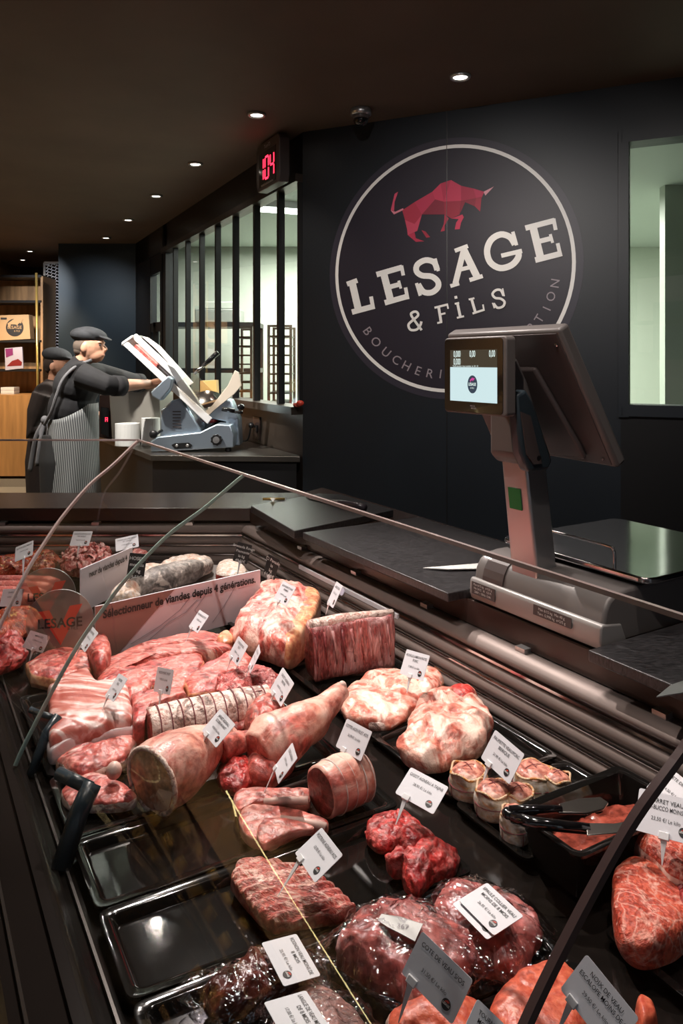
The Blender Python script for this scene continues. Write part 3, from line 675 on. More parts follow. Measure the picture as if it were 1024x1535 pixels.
def make_case(name, label, a_end, is_near):
    if is_near:
        e = lambda u: (lambda w_, h: near(u, w_, h)); org = UV(.9, .7, 0)
    else:
        e = lambda x: (lambda w_, h: far(x, w_, h)); org = V((-2.2, 2.4, 0))
    t = thing(name, org, label, 'display case', 'refrigerated meat display cases')
    full = lambda mb, prof, closed=True: sweep(mb, prof, e(a_end), mit, closed)
    b = MB(); full(b, [(-.05, .02), (1.0, .02), (1.06, .12), (1.06, .60), (-.05, .60)]); b.build('cabinet_body', M['deck'], t)
    b = MB(); full(b, [(.0, .70), (1.02, .70), (1.02, .735), (.0, .735)]); b.build('display_deck', M['deck'], t)
    b = MB(); full(b, [(1.02, .60), (1.13, .60), (1.155, .62), (1.16, .66), (1.15, .705), (1.12, .725), (1.055, .735), (1.055, .742), (1.02, .742)]); b.build('front_bumper', M['bumper'], t, smooth=False)
    for w0 in (1.10, 1.005):
        b = MB(); full(b, [(w0, .728), (w0+.004, .728), (w0+.004, .742 if w0 < 1.05 else .734), (w0, .742 if w0 < 1.05 else .736)]); b.build('trim_strip', M['darksteel'], t)
    b = MB(); full(b, BACK); b.build('back_panel', M['corr'], t, smooth=True)
    # bright edges of the louvres
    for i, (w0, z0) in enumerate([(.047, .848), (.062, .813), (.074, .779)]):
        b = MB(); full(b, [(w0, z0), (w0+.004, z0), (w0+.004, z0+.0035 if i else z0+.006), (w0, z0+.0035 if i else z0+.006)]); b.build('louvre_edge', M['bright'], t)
    if is_near:
        b = MB(); sweep(b, [(.046, .838), (.054, .838), (.054, .851), (.046, .851)], e(1.675), e(2.26)); b.build('pale_strip', M['white'], t)  # pale strip along the upper louvre
    n = 9
    for k in range(n):
        b = MB()
        if is_near: p = UV(-.2+k*.36, 1.235, .8865)
        else: p = V((-.62-k*.38, 3.02, .8865))
        if is_near and (-.2+k*.36) > 2.7: break
        b.box(p, (.03, .03, .02), Matrix.Rotation(0 if not is_near else math.atan2(DU.y, DU.x), 3, 'Z')); b.build('hanger_clip', M['alu'], t)
    # curved front glass panels
    outer = [(x, z) for x, z in GL]
    prof = thick(outer, .006)
    if is_near: spans = [(NEAR_END, .398), (.402, 1.598), (1.602, None)]
    else: spans = [(FAR_END, -2.0), (-1.996, None)]
    for s0, s1 in spans:
        b = MB(); sweep(b, prof, e(s0), mit if s1 is None else e(s1))
        gq = b.build('curved_glass', M['glass'], t, smooth=True); gq.data.set_sharp_from_angle(angle=R(40))
        b = MB(); ep = [(.543, 1.284), (.543, 1.290), (.549, 1.290), (.549, 1.284)]
        sweep(b, ep, e(s0), mit if s1 is None else e(s1)); b.build('glass_top_edge', M['edge'], t)
    prof2 = thick([(x+.001, z+.001) for x, z in GL], .008)
    def strip(w_, m, nm, pos):
        b = MB(); sweep(b, prof2, e(pos-w_/2), e(pos+w_/2)); b.build(nm, m, t)
    if is_near: strip(.0022, M['edgegreen'], 'glass_joint', 1.6); strip(.007, M['seal'], 'glass_joint', .4)
    else:
        strip(.004, M['edgegreen'], 'glass_joint', -1.998)
        b = MB(); sweep(b, prof2, lambda w_, h: mit(w_, h)+V((-.0025, 0, 0)), lambda w_, h: mit(w_, h)+V((.0025, 0, 0))); b.build('glass_joint', M['edge'], t)
    return t
case1 = make_case('display_case', 'glass fronted butcher counter in front of the weighing scale, full of trays and price cards', NEAR_END, True)
case2 = make_case('display_case', 'glass fronted butcher counter standing crosswise before the two butchers', FAR_END, False)
# glass support arms inside the front
for u_, s_ in ((1.25, 1), (1.56, .6)):
    b = MB()
    b.tube([UV(u_, .225, .735), UV(u_+.03, .26, .80), UV(u_+.045, .285, .835*s_+.80*(1-s_))], .016*s_, 12); b.tube([UV(u_+.04, .28, .83*s_+.8*(1-s_)), UV(u_+.10, .24, .838*s_+.8*(1-s_))], .011*s_, 10)
    plabel(b.build('glass_support', M['bracket'], case1, smooth=True), 'dark blue hinge arm under the front glass')

# worktops
def top_near(w_, h): return mit(w_, h)
b = MB(); pr = [(.0, .887), (.0, WT), (-.50, WT), (-.50, .887)]
sweep(b, pr, lambda w_, h: near(NEAR_END, w_, h), mit)
tag(b.build('counter_worktop', M['fascia'], bevel=.003), 'dark brown worktop behind the meat counter carrying scale and cutting boards', 'worktop', 'service worktops')
b = MB(); pr = [(.0, .897), (.0, WT), (-.36, WT), (-.36, .897)]
sweep(b, pr, lambda w_, h: far(FAR_END, w_, h), mit)
tag(b.build('counter_worktop', M['fascia'], bevel=.003), 'dark brown worktop crossing in front of the butchers', 'worktop', 'service worktops')
for (prof, e1, lb) in (([(-.06, 0), (-.06, .886), (-.42, .886), (-.42, 0)], lambda w_, h: near(NEAR_END, w_, h), 1), ([(-.06, 0), (-.06, .896), (-.34, .896), (-.34, 0)], lambda w_, h: far(FAR_END, w_, h), 2)):
    b = MB(); sweep(b, prof, e1, mit); tag(b.build('service_cabinet', M['black']), 'black cabinet under the worktop %s' % ('with the scale' if lb == 1 else 'before the butchers'), 'cabinet')
def board(px, h, th, label):
    b = MB(); b.prism([D(x, y, h) for x, y in px], (0, 0, -th)); return tag(b.build('cutting_board', M['slate'], bevel=.003), label, 'cutting board', 'black cutting boards on the worktop')
board([(376, 758), (478, 739.5), (512, 741), (590, 764), (441, 796)], .978, .027, 'thick black cutting board at the counter corner with a knife on it')
def uvboard(u0, u1, v0, v1, h, th, label):
    b = MB(); b.prism([UV(u0, v0, h), UV(u0, v1, h), UV(u1, v1, h), UV(u1, v0, h)], (0, 0, -th)); return tag(b.build('cutting_board', M['slate'], bevel=.003), label, 'cutting board', 'black cutting boards on the worktop')
uvboard(1.442, 2.21, 1.175, 1.66, .974, .023, 'long black cutting board between the knife board and the scale')
uvboard(-.6, 1.015, 1.185, 1.70, .974, .023, 'black scratched board beside the scale nearest the customer')
# knives
t = thing('boning_knife', D(535, 757, .979), 'black handled knife on the corner cutting board', 'knife')
b = MB(); b.tube([D(497, 752, .990), D(515, 755, .995), D(535, 758, .994), D(548, 761, .992)], [.009, .014, .015, .012], 12); b.build('handle', mat('purple_black_grip', (.035, .028, .035), .3, coat=.3), t, smooth=True)
b = MB(); b.prism([D(497, 750, .984), D(458, 744, .981), D(463, 748, .981), D(497, 755, .984)], (0, 0, .002)); b.build('blade', M['bright'], t)
t = thing('boning_knife', D(690, 850, .975), 'steel knife with a bright blade lying beside the scale', 'knife')
b = MB(); b.prism([D(634, 852, .977), D(672, 849, .979), D(724, 845, .979), D(724, 853, .979), D(672, 854, .979)], (0, 0, .002)); b.build('blade', M['paper'], t)
b = MB(); b.tube([D(722, 849, .984), D(742, 846, .986)], [.010, .012], 10); b.build('handle', M['black'], t, smooth=True)
t = thing('boning_knife', D(1010, 1042, .975), 'knife tip lying on the board nearest the customer', 'knife')
b = MB(); b.prism([D(984, 1046, .978), D(1006, 1028, .978), D(1060, 1010, .978), D(1060, 1034, .978)], (0, 0, .002)); b.build('blade', M['alu'], t)
b = MB(); b.tube([D(1058, 1020, .984), D(1100, 1003, .984)], .012, 10); b.build('handle', M['black'], t, smooth=True)
t = thing('pen', D(410, 748, .979), 'brass pen with a scrap of white tape on the corner board', 'pen')
b = MB(); b.tube([D(394, 748, .984), D(427, 748, .984)], .005, 8); b.build('barrel', M['brass'], t, smooth=True)
b = MB(); b.prism([D(405, 747, .990), D(413, 747, .990), D(409, 753, .990)], (0, 0, .001)); b.build('tape', M['paper'], t)

# ------------------------------------------------------------------ weighing scale
ST = thing('weighing_scale', UV(1.22, 1.45, .952), 'grey price scale with tilted screen and steel platter on the worktop', 'weighing scale')
B0, B1 = 1.025, 1.43     # u range
b = MB()   # silver lower body: front strip that wraps the near corner
prof = [(1.240, .956), (1.234, .972), (1.236, 1.004), (1.242, 1.010), (1.30, 1.002), (1.32, .956)]
A = [b.b.verts.new(UV(B1, v, h)) for v, h in prof]; Bv = [b.b.verts.new(UV(B0, v, h)) for v, h in prof]
for i in range(len(prof)): b.b.faces.new([A[i], A[(i+1) % 6], Bv[(i+1) % 6], Bv[i]])
b.b.faces.new(A); b.b.faces.new(Bv[::-1])
b.build('base_skirt', M['scalebase'], ST, bevel=.012)
b = MB(); prof = [(1.247, .968), (1.247, 1.012), (1.252, 1.034), (1.264, 1.054), (1.285, 1.066), (1.32, 1.071), (1.78, 1.071), (1.80, 1.06), (1.80, .960), (1.5, .960), (1.3, .960)]
def prism_u(b, prof, u0, u1):
    A = [b.b.verts.new(UV(u1, v, h)) for v, h in prof]; Bv = [b.b.verts.new(UV(u0, v, h)) for v, h in prof]; n = len(prof)
    for i in range(n): b.b.faces.new([A[i], A[(i+1) % n], Bv[(i+1) % n], Bv[i]])
    b.b.faces.new(A); b.b.faces.new(Bv[::-1])
prism_u(b, prof, B0+.003, B1-.003)
b.build('housing', M['scalegrey'], ST, bevel=.008)
b = MB(); prism_u(b, [(1.244, 1.010), (1.2445, 1.020), (1.250, 1.038), (1.262, 1.057), (1.283, 1.069), (1.29, 1.06), (1.26, 1.02), (1.26, 1.010)], 1.322, 1.392); b.build('cover_panel', M['scaledark'], ST)
b = MB(); b.prism([UV(1.03, 1.37, 1.070), UV(1.03, 1.78, 1.070), UV(1.42, 1.78, 1.070), UV(1.42, 1.37, 1.070)], (0, 0, .012)); b.build('platter_support', M['black'], ST)
def roundrect(u0, u1, v0, v1, r, h, k=6):
    pts = []
    for (cu, cv, a0) in ((u1-r, v1-r, 0), (u0+r, v1-r, 90), (u0+r, v0+r, 180), (u1-r, v0+r, 270)):
        for i in range(k+1): a = R(a0+90*i/k); pts.append(UV(cu+r*math.cos(a), cv+r*math.sin(a), h))
    return pts
b = MB(); b.prism(roundrect(.995, 1.44, 1.345, 1.80, .03, 1.081), (0, 0, .014)); b.build('platter', M['platter'], ST, bevel=.004)
b = MB(); b.tube(smooth_pts([UV(1.40, 1.37, 1.10), UV(1.40, 1.37, 1.128), UV(1.385, 1.37, 1.136), UV(1.13, 1.37, 1.136), UV(1.105, 1.37, 1.130), UV(1.10, 1.37, 1.12), UV(1.10, 1.37, 1.09)], 4, False), .0035, 8); b.build('guard_rail', M['bright'], ST, smooth=True)
for (u_, v_) in ((1.06, 1.28), (1.40, 1.28), (1.06, 1.72), (1.40, 1.72)):
    b = MB(); b.lathe(UV(u_, v_, .951), [(.014, 0), (.014, .012)]); b.build('foot', M['black'], ST)
# pole
b = MB()
lo = [UV(1.225, 1.268, 1.0), UV(1.312, 1.268, 1.0), UV(1.312, 1.335, 1.0), UV(1.225, 1.335, 1.0)]
hi = [UV(1.228, 1.225, 1.335), UV(1.308, 1.225, 1.335), UV(1.308, 1.29, 1.335), UV(1.228, 1.29, 1.335)]
A = [b.b.verts.new(p) for p in lo]; Bv = [b.b.verts.new(p) for p in hi]
for i in range(4): b.b.faces.new([A[i], A[(i+1) % 4], Bv[(i+1) % 4], Bv[i]])
b.b.faces.new(A); b.b.faces.new(Bv[::-1]); b.build('pole', M['alu'], ST, bevel=.006)
def onpole(u, z, off=.0015): return UV(u, 1.268-(z-1.0)/.335*.043-off, z)
b = MB(); b.prism([onpole(1.292, 1.205), onpole(1.252, 1.205), onpole(1.252, 1.255), onpole(1.292, 1.255)], UV(0, -.001, 0)); pole_lab = b.build('verification_seal', M['green'], ST); plabel(pole_lab, 'green square seal')
# rating plates
b = MB(); b.prism([UV(1.418, 1.2325, .972), UV(1.335, 1.2325, .972), UV(1.335, 1.2335, 1.002), UV(1.418, 1.2335, 1.002)], UV(0, -.001, 0)); b.build('rating_plate', M['scaledark'], ST)
b = MB(); b.prism([UV(1.21, 1.2325, .980), UV(1.10, 1.2325, .980), UV(1.10, 1.2335, 1.003), UV(1.21, 1.2335, 1.003)], UV(0, -.001, 0)); b.build('rating_plate', M['scaledark'], ST)
b = MB()
def skirtpt(u, z, off=.0062): return UV(u, 1.2365-off, z)
for i, s in enumerate(['Max 6/15 kg   e=2/5 g', 'No 2412   III   CE M', '230V ~ 50Hz  0,4A']):
    put2d(b, text2d(s, .0075), lambda x, y: skirtpt(1.377-x, .997-i*.009+y))
b.build('plate_lettering', M['whitepaint'], ST, recalc=False); b = MB()
for i, s in enumerate(['Max 6/15 kg  Min 40 g', 'Tare -5,998 kg  e=2/5 g']):
    put2d(b, text2d(s, .0085), lambda x, y: skirtpt(1.155-x, .997-i*.010+y))
b.build('plate_lettering', M['whitepaint'], ST, recalc=False)
# operator display, seen from behind
def HP(u, s, n=0):       # s 0 top..1 bottom along the tilted back, n = out towards customer
    nv = V((0, .307, .171)).normalized()  # (v,h) normal placeholder
    v = 1.20+.171*s; h = 1.618-.306*s
    return UV(u, v-n*.873, h-n*.487)
def slab(b, pts, th):
    A = [b.b.verts.new(HP(u, s, n_)) for u, s, n_ in pts]; Bv = [b.b.verts.new(HP(u, s, n_-th)) for u, s, n_ in pts]; n = len(pts)
    b.b.faces.new(A); b.b.faces.new(Bv[::-1])
    for i in range(n): b.b.faces.new([A[i], Bv[i], Bv[(i+1) % n], A[(i+1) % n]])
b = MB(); slab(b, [(1.105, 0, 0), (1.48, 0, 0), (1.48, .97, 0), (1.09, 1.0, 0)], .034); b.build('operator_display', M['scalegrey'], ST, bevel=.008)
b = MB(); slab(b, [(1.115, .025, .002), (1.47, .025, .002), (1.47, .95, .002), (1.103, .975, .002)], .003); b.build('display_back_cover', M['scaledark'], ST, bevel=.001)
b = MB(); slab(b, [(1.205, .25, .016), (1.42, .25, .016), (1.42, .93, .016), (1.16, .93, .016), (1.165, .82, .016)], .014); b.build('raised_housing', M['scaledark'], ST, bevel=.008)
for u_, s_ in ((1.125, .10), (1.12, .93), (1.455, .90)):
    b = MB(); c0 = HP(u_, s_, .003); b.lathe(c0, [(.004, 0), (.004, .002), (.002, .003)], HP(0, 0, 1)-HP(0, 0, 0)); b.build('screw', M['bright'], ST)
# neck bracket between pole and displays
b = MB(); prof = [(1.195, 1.335), (1.195, 1.47), (1.16, 1.50), (1.16, 1.56), (1.20, 1.56), (1.235, 1.50), (1.275, 1.40), (1.30, 1.335), (1.27, 1.315), (1.215, 1.315)]
prism_u(b, prof, 1.225, 1.315); b.build('neck_bracket', M['scalegrey'], ST, bevel=.01)
b = MB(); prof = [(1.16, 1.475), (1.175, 1.35), (1.20, 1.305), (1.26, 1.305), (1.275, 1.325), (1.215, 1.46), (1.19, 1.49)]
prism_u(b, prof, 1.190, 1.222); b.build('hinge_cover', M['bracket'], ST, bevel=.008)
b = MB(); b.lathe(UV(1.19, 1.225, 1.335), [(.009, 0), (.009, .003), (.006, .004)], -DU); b.build('hinge_bolt', M['black'], ST)
b = MB(); prof = [(1.172, 1.44), (1.19, 1.345), (1.21, 1.322), (1.235, 1.322), (1.2, 1.43)]
prism_u(b, prof, 1.186, 1.191); b.build('hinge_inset', M['scaledark'], ST)
# customer display
CV = 1.128
def CP(u, h, off=0): return UV(u, CV-off, h)
def rr2(u0, u1, h0, h1, r, off, k=5):
    pts = []
    for (cu, ch, a0) in ((u1-r, h1-r, 0), (u0+r, h1-r, 90), (u0+r, h0+r, 180), (u1-r, h0+r, 270)):
        for i in range(k+1): a = R(a0+90*i/k); pts.append(CP(cu+r*math.cos(a), ch+r*math.sin(a), off))
    return pts
b = MB(); b.prism(rr2(1.186, 1.397, 1.430, 1.606, .010, 0), UV(0, .028, 0)); b.build('customer_display', M['scalegrey'], ST, bevel=.003)
b = MB(); b.prism(rr2(1.196, 1.394, 1.434, 1.602, .008, .0015), UV(0, .002, 0)); b.build('display_bezel', M['blackgloss'], ST)
s0, s1, h0, h1, hm = 1.213, 1.373, 1.458, 1.577, 1.537
def quad(b, a0, a1, z0, z1, off): b.prism([CP(a0, z0, off), CP(a1, z0, off), CP(a1, z1, off), CP(a0, z1, off)], UV(0, .0004, 0))
b = MB(); quad(b, s0, s1, h0, hm, .002); b.build('screen', M['screen'], ST)
b = MB(); quad(b, s0, s1, hm, h1, .002); b.build('screen_header', M['screendark'], ST)
b = MB()
for s, u_, z_ in (('0,000', 1.347, 1.567), ('0,00', 1.293, 1.567), ('0,00', 1.228, 1.567), ('0,000', 1.347, 1.549)):
    put2d(b, text2d(s, .020, .01), lambda x, y: CP(u_-x*.58, z_+y*1.05, .003)); b.build('screen_digits', M['screendigit'], ST, recalc=False); b = MB()
put2d(b, text2d('Votre boucher vous souhaite  le  04  10', .0055), lambda x, y: CP(1.318-x, 1.5395+y, .003))
b.build('screen_message', M['screendigit'], ST, recalc=False)
b = MB(); b.prism([CP(1.293+.0165*math.cos(a), 1.498+.0205*math.sin(a), .003) for a in [2*math.pi*i/32 for i in range(32)]], UV(0, .0004, 0)); b.build('screen_emblem', M['screenlogo'], ST)
b = MB(); put2d(b, text2d('LESAGE', .0095, .02), lambda x, y: CP(1.293-x*.8, 1.498+y, .0036)); put2d(b, text2d('& FILS', .005), lambda x, y: CP(1.293-x, 1.4895+y, .0036)); b.build('screen_emblem_name', M['screendigit'], ST, recalc=False)
b = MB(); bs = [(300, 330), (345, 300), (440, 232), (478, 219), (560, 250), (635, 243), (597, 280), (585, 335), (565, 315), (520, 345), (505, 395), (492, 395), (500, 360), (455, 350), (372, 350), (350, 430), (320, 420), (310, 365)]
vs = [b.b.verts.new(CP(1.293-(x-450)*.00005, 1.5085-(y-320)*.00005, .0036)) for x, y in bs]; b.b.faces.new(vs); b.build('screen_emblem_bull', M['screenpink'], ST, recalc=False)
b = MB(); put2d(b, text2d('PRECIA', .0052, .01), lambda x, y: CP(1.293-x, 1.4485+y, .0025)); put2d(b, text2d('MOLEN', .0052, .01), lambda x, y: CP(1.289-x, 1.4435+y, .0025)); b.build('maker_lettering', M['greypaint'], ST, recalc=False)

# ------------------------------------------------------------------ slicer bench and machines
bp = [V((-.26, 4.64, 0)), V((-1.21, 4.70, 0)), V((-2.25, 6.45, 0)), GC+GD*2.25+GN*.01, GC+GD*.03+GN*.01]
t = thing('slicer_bench', (-1.0, 5.1, 0), 'dark bench with a steel top carrying the slicer', 'bench')
b = MB(); b.prism([(p.x, p.y, .92) for p in bp], (0, 0, .035)); b.build('worktop', M['benchtop'], t, bevel=.003)
cp = sum(bp, V())/5
b = MB(); b.prism([((p.x-cp.x)*.97+cp.x, (p.y-cp.y)*.97+cp.y, .08) for p in bp], (0, 0, .84)); b.build('cabinet', M['black'], t)
b = MB(); b.prism([((p.x-cp.x)*.93+cp.x, (p.y-cp.y)*.93+cp.y, .0) for p in bp], (0, 0, .08)); b.build('plinth', M['black'], t)
BT = .956
# slicer, drawn in planes at constant depth Y
SY = 4.95
def pz(px, py, Y=SY): return AT(px, py, Y)
def xprism(b, pts, Y, th): b.prism([AT(x, y, Y) for x, y in pts], (0, th, 0))
t = thing('meat_slicer', (AT(292, 680, 5.0).x, 5.0, BT), 'blue-silver gravity meat slicer with clear guards on the bench', 'meat slicer')
b = MB(); xprism(b, [(225, 662), (236, 655), (262, 652), (300, 648), (324, 636), (345, 637), (351, 652), (350, 671), (226, 678)], 4.86, .26); b.build('base', M['slicer'], t, bevel=.008)
for x, Y in ((236, 4.9), (342, 4.9), (236, 5.08), (342, 5.08)):
    q = AT(x, 676, Y); b = MB(); b.lathe((q.x, Y, BT), [(.018, 0), (.022, .004), (.018, .03)]); b.build('foot', M['black'], t)
b = MB(); xprism(b, [(240, 656), (240, 616), (258, 600), (272, 596), (302, 645), (300, 652)], 4.95, .18); b.build('motor_housing', M['slicer'], t, bevel=.012)
b = MB(); xprism(b, [(318, 612), (338, 598), (346, 600), (358, 628), (360, 668), (350, 668), (349, 650), (338, 632), (312, 627)], 5.02, .16); b.build('blade_cover_arm', M['slicer'], t, bevel=.010)
b = MB()
for i in range(6): b.box(AT(265, 617+i*4.6, 4.945), (.055, .004, .006))
b.build('warning_print', M['scaledark'], t)
b = MB(); b.prism([AT(x, y, 4.855) for x, y in [(257, 667), (262, 664.5), (283, 663.5), (288, 667), (286, 671.5), (262, 673)]], (0, .004, 0)); b.build('switch_panel', M['black'], t)
for x in (265, 281):
    b = MB(); b.lathe(AT(x, 668, 4.853), [(.010, 0), (.010, .003), (.006, .005)], V((0, -1, 0))); b.build('switch_button', M['alu'], t)
b = MB(); q = AT(325, 659, 4.855); pts = []
for i in range(36): a = 2*math.pi*i/36; r_ = .036+.003*math.cos(9*a); pts.append(q+V((r_*math.cos(a), 0, r_*math.sin(a))))
b.prism(pts, (0, -.022, 0)); kn = b.build('thickness_knob', M['black'], t, bevel=.003)
b = MB(); b.lathe(q+V((0, -.023, 0)), [(.022, 0), (.022, .003), (.001, .004)], V((0, -1, 0))); b.build('knob_cap', M['alu'], kn)
# inclined carriage with tray rails
for pl, yy in (([(184, 517), (191, 512), (318, 627), (311, 636)], 4.90), ([(196, 505), (204, 500), (268, 560), (261, 567)], 4.94), ([(210, 503), (222, 506), (240, 519), (290, 574), (283, 579), (234, 524)], 5.12)):
    b = MB(); xprism(b, pl, yy, .018); b.build('carriage_rail', M['plastic'], t, bevel=.004)
b = MB(); xprism(b, [(203, 516), (236, 547), (232, 555), (199, 524)], 4.93, .15); plabel(b.build('carriage_meat', M['sausage'], t), 'pinkish meat seen through the carriage')
b = MB(); b.prism([AT(182, 513, 4.9), AT(198, 502, 4.9), AT(214, 503, 5.12), AT(196, 520, 5.12)], (0, 0, -.02)); b.build('carriage_end', M['plastic'], t, bevel=.003)
b = MB(); xprism(b, [(238, 540), (262, 562), (300, 606), (286, 614), (250, 574), (234, 556)], 4.96, .012); b.build('food_table', M['bright'], t)
b = MB(); xprism(b, [(250, 545), (262, 552), (290, 590), (310, 622), (300, 618), (270, 585)], 4.92, .05); b.build('carriage_block', M['alu'], t, bevel=.004)
b = MB(); xprism(b, [(226, 588), (252, 563), (258, 568), (256, 582), (240, 601), (228, 594)], 4.84, .10); b.build('counterweight', M['slicer'], t, bevel=.008)
b = MB(); b.tube([AT(243, 645, 4.93), AT(232, 652, 4.88)], .010, 10); b.ell(AT(230, 651, 4.87), (.028, .02, .028)); b.build('lock_knob', M['black'], t, smooth=True)
b = MB(); xprism(b, [(262, 576), (284, 560), (292, 560), (322, 590), (318, 594), (304, 606), (290, 606)], 4.87, .006); b.build('clear_guard', M['acrylic'], t)
b = MB(); xprism(b, [(296, 566), (303, 570), (326, 598), (313, 612), (282, 594), (278, 590)], 4.97, .006); b.build('clear_guard', M['acrylic'], t)
b = MB(); xprism(b, [(300, 623), (318, 608), (342, 577), (352, 555), (358, 558), (362, 578), (352, 590), (320, 616), (306, 630)], 5.0, .012)
b.build('receiving_slide', mat('cream_slide', (.62, .55, .46), .3), t, bevel=.003)
b = MB(); b.prism([AT(300, 606, 5.06), AT(342, 594, 5.06), AT(348, 600, 5.3), AT(300, 612, 5.3)], (0, 0, -.01)); b.build('meat_table', M['kraft'], t)
b = MB(); xprism(b, [(300, 571), (324, 570), (325, 590), (300, 600)], 5.2, .1); plabel(b.build('cheese_block', mat('cheese_yellow', (.62, .40, .14), .5), t), 'yellow block behind the guard')
b = MB(); b.tube([AT(291, 560, 4.97), AT(307, 547, 4.97)], .010, 10); b.build('handle_shaft', M['bright'], t, smooth=True)
b = MB(); b.tube([AT(305, 548, 4.97), AT(313, 541, 4.97), AT(327, 528, 4.97)], [.013, .016, .018], 12); b.build('handle', M['blackgloss'], t, smooth=True)
b = MB(); b.tube([AT(333, 613, 4.97), AT(352, 616, 4.97)], .016, 10); b.tube([AT(352, 618, 4.95), AT(364, 618, 4.95)], .011, 10); b.ell(AT(361, 610, 4.97), (.026, .02, .02)); b.build('clamp_lever', M['blackgloss'], t, smooth=True)
b = MB(); b.lathe(AT(312, 620, 5.13), [(.16, 0), (.16, .006), (.02, .012)], V((.15, -1, .1))); b.build('blade', M['bright'], t, smooth=True)
b = MB(); b.ell(AT(315, 629, 5.08), (.055, .05, .028)); plabel(b.build('sliced_meat', M['beef'], t, smooth=True), 'dark red slice behind the blade')

# wrapping machine beside the slicer
t = thing('wrapping_machine', (AT(200, 662, 5.5).x, 5.5, BT), 'steel wrapping machine beside the slicer in front of the butcher', 'machine')
b = MB(); xprism(b, [(169, 662), (240, 662), (240, 584), (165, 588), (164, 590), (168, 662)], 5.38, .42); b.build('body', mat('pale_steel', (.42, .40, .36), .4, metal=.6), t, bevel=.004)
b = MB(); xprism(b, [(148, 655), (168, 660), (164, 592), (149, 592)], 5.42, .34); b.build('control_side', mat('brown_panel', (.06, .035, .03), .3, metal=.4), t, bevel=.004)
b = MB(); xprism(b, [(151, 650), (163, 655), (163, 612), (151, 610)], 5.40, .01); b.build('control_screen', M['blackgloss'], t)
b = MB(); put2d(b, strokes2d([([(0, 0), (0, .03), (.015, .03), (.015, 0)], .005), ([(0, .015), (.015, .015)], .004)]), lambda x, y: AT(158, 632, 5.395)+V((x, 0, y))); b.build('digit', M['red'], t, recalc=False)
b = MB(); b.prism([AT(141, 583, 5.45), AT(232, 577, 5.45), AT(240, 583, 5.40), AT(165, 590, 5.40)], (0, .0, .012)); b.build('top_paper', M['paper'], t)
for i, (x0, x1, y0) in enumerate([(175, 211, 634), (214, 241, 626)]):  # cylinders put in for bright reflections on the machine front
    b = MB(); a_, c_ = AT(x0, 660, 5.3), AT(x1, 660, 5.3); hh = AT(x0, y0, 5.3).z-BT
    b.lathe(((a_.x+c_.x)/2, 5.27, BT), [((c_.x-a_.x)/2, 0), ((c_.x-a_.x)/2, hh), (.02, hh), (.02, hh-.004)])
    tag(b.build('reflection_cylinder', M['paper'], smooth=False), 'pale cylinder standing in for a bright reflection, %s' % ('the shorter one closest to the butcher' if i == 0 else 'the taller one touching the slicer'), 'reflection stand-in', 'reflection stand-ins on the bench')
lamp('cylinder_glow_spot', 'SPOT', (AT(205, 640, 4.9).x, 4.75, 2.2), 110, (1, .9, .75), tuple(AT(208, 640, 5.3)), .02, 14, .8)  # narrow spot added to make the pale cylinders glow
q = AT(189, 576, 5.45)
b = MB(); b.ell(q+V((.03, 0, 0)), (.14, .06, .018)); b.ell(q+V((.12, 0, .01)), (.08, .05, .02)); tag(b.build('meat_slices', M['pork'], smooth=True), "pile of pink meat under the butcher's hands", 'meat')
# socket and cable on the plinth under the glazing
q = WALLPT(385, 642, GD, GN, .004)
t = thing('wall_socket', q-V((0, 0, .05)), 'brown double wall socket with a black plug behind the slicer', 'socket')
b = MB(); b.box(q, (.14, .012, .17), rotG); b.build('plate', M['fascia'], t, bevel=.003)
b = MB(); b.box(q+GN*.012+GD*-.025, (.045, .02, .05), rotG); b.build('outlet', M['blackgloss'], t, bevel=.004)
b = MB(); b.ell(q+GN*.03+GD*.035+V((0, 0, .02)), (.022, .022, .022)); b.tube(smooth_pts([q+GN*.03+GD*.04+V((0, 0, .01)), q+GN*.05+GD*.05-V((0, 0, .08)), q+GN*.08+GD*.08+V((0, 0, BT+.012-q.z)), q+GN*.15+GD*.15+V((0, 0, BT+.01-q.z))], 5, False), .006, 8); b.build('plug_and_cable', M['black'], t, smooth=True)
q = WALLPT(448, 618, GD, GN, .05); q.z = SILL+.055
b = MB(); b.tube([q, q+GD*.06+V((0, 0, -.004))], .014, 8); b.ell(q-GD*.02+V((0, 0, .012)), (.024, .02, .018)); tag(b.build('tape_gun', M['signred'], smooth=True), 'small red and black tool on the end of the partition sill', 'tool')

# ------------------------------------------------------------------ prep room contents seen through the glazing
def ladder_rack(px0, px1, pyt, Y, label):
    a, c = AT(px0, pyt, Y), AT(px1, pyt, Y); t = thing('tray_rack', ((a.x+c.x)/2, Y+.25, .012), label, 'tray rack', 'tray racks in the prep room')
    for x in (a.x, c.x):
        for y in (Y, Y+.5):
            b = MB(); b.box((x, y, a.z/2), (.025, .025, a.z)); b.build('post', M['steel'], t)
    b = MB(); b.box(((a.x+c.x)/2, Y, a.z-.01), (c.x-a.x, .02, .02)); b.box(((a.x+c.x)/2, Y+.5, a.z-.01), (c.x-a.x, .02, .02)); b.build('top_bar', M['steel'], t)
    n = 16
    for k in range(n):
        z = a.z-.10-.085*k; b = MB()
        for x, s in ((a.x, 1), (c.x, -1)):
            b.box((x+s*.05, Y+.25, z), (.10, .52, .012)); 
        b.box(((a.x+c.x)/2, Y+.5, z), (c.x-a.x, .012, .012)); b.build('runner', M['black'], t)
ladder_rack(352, 377, 489, 6.9, 'tall steel tray rack in the prep room behind the third pane')
ladder_rack(403, 436, 487, 6.6, 'tall steel tray rack in the prep room nearest the corner')
t = thing('shelf_unit', (-1.45, 8.4, .012), 'dark metal shelf unit inside the prep room', 'shelf unit')
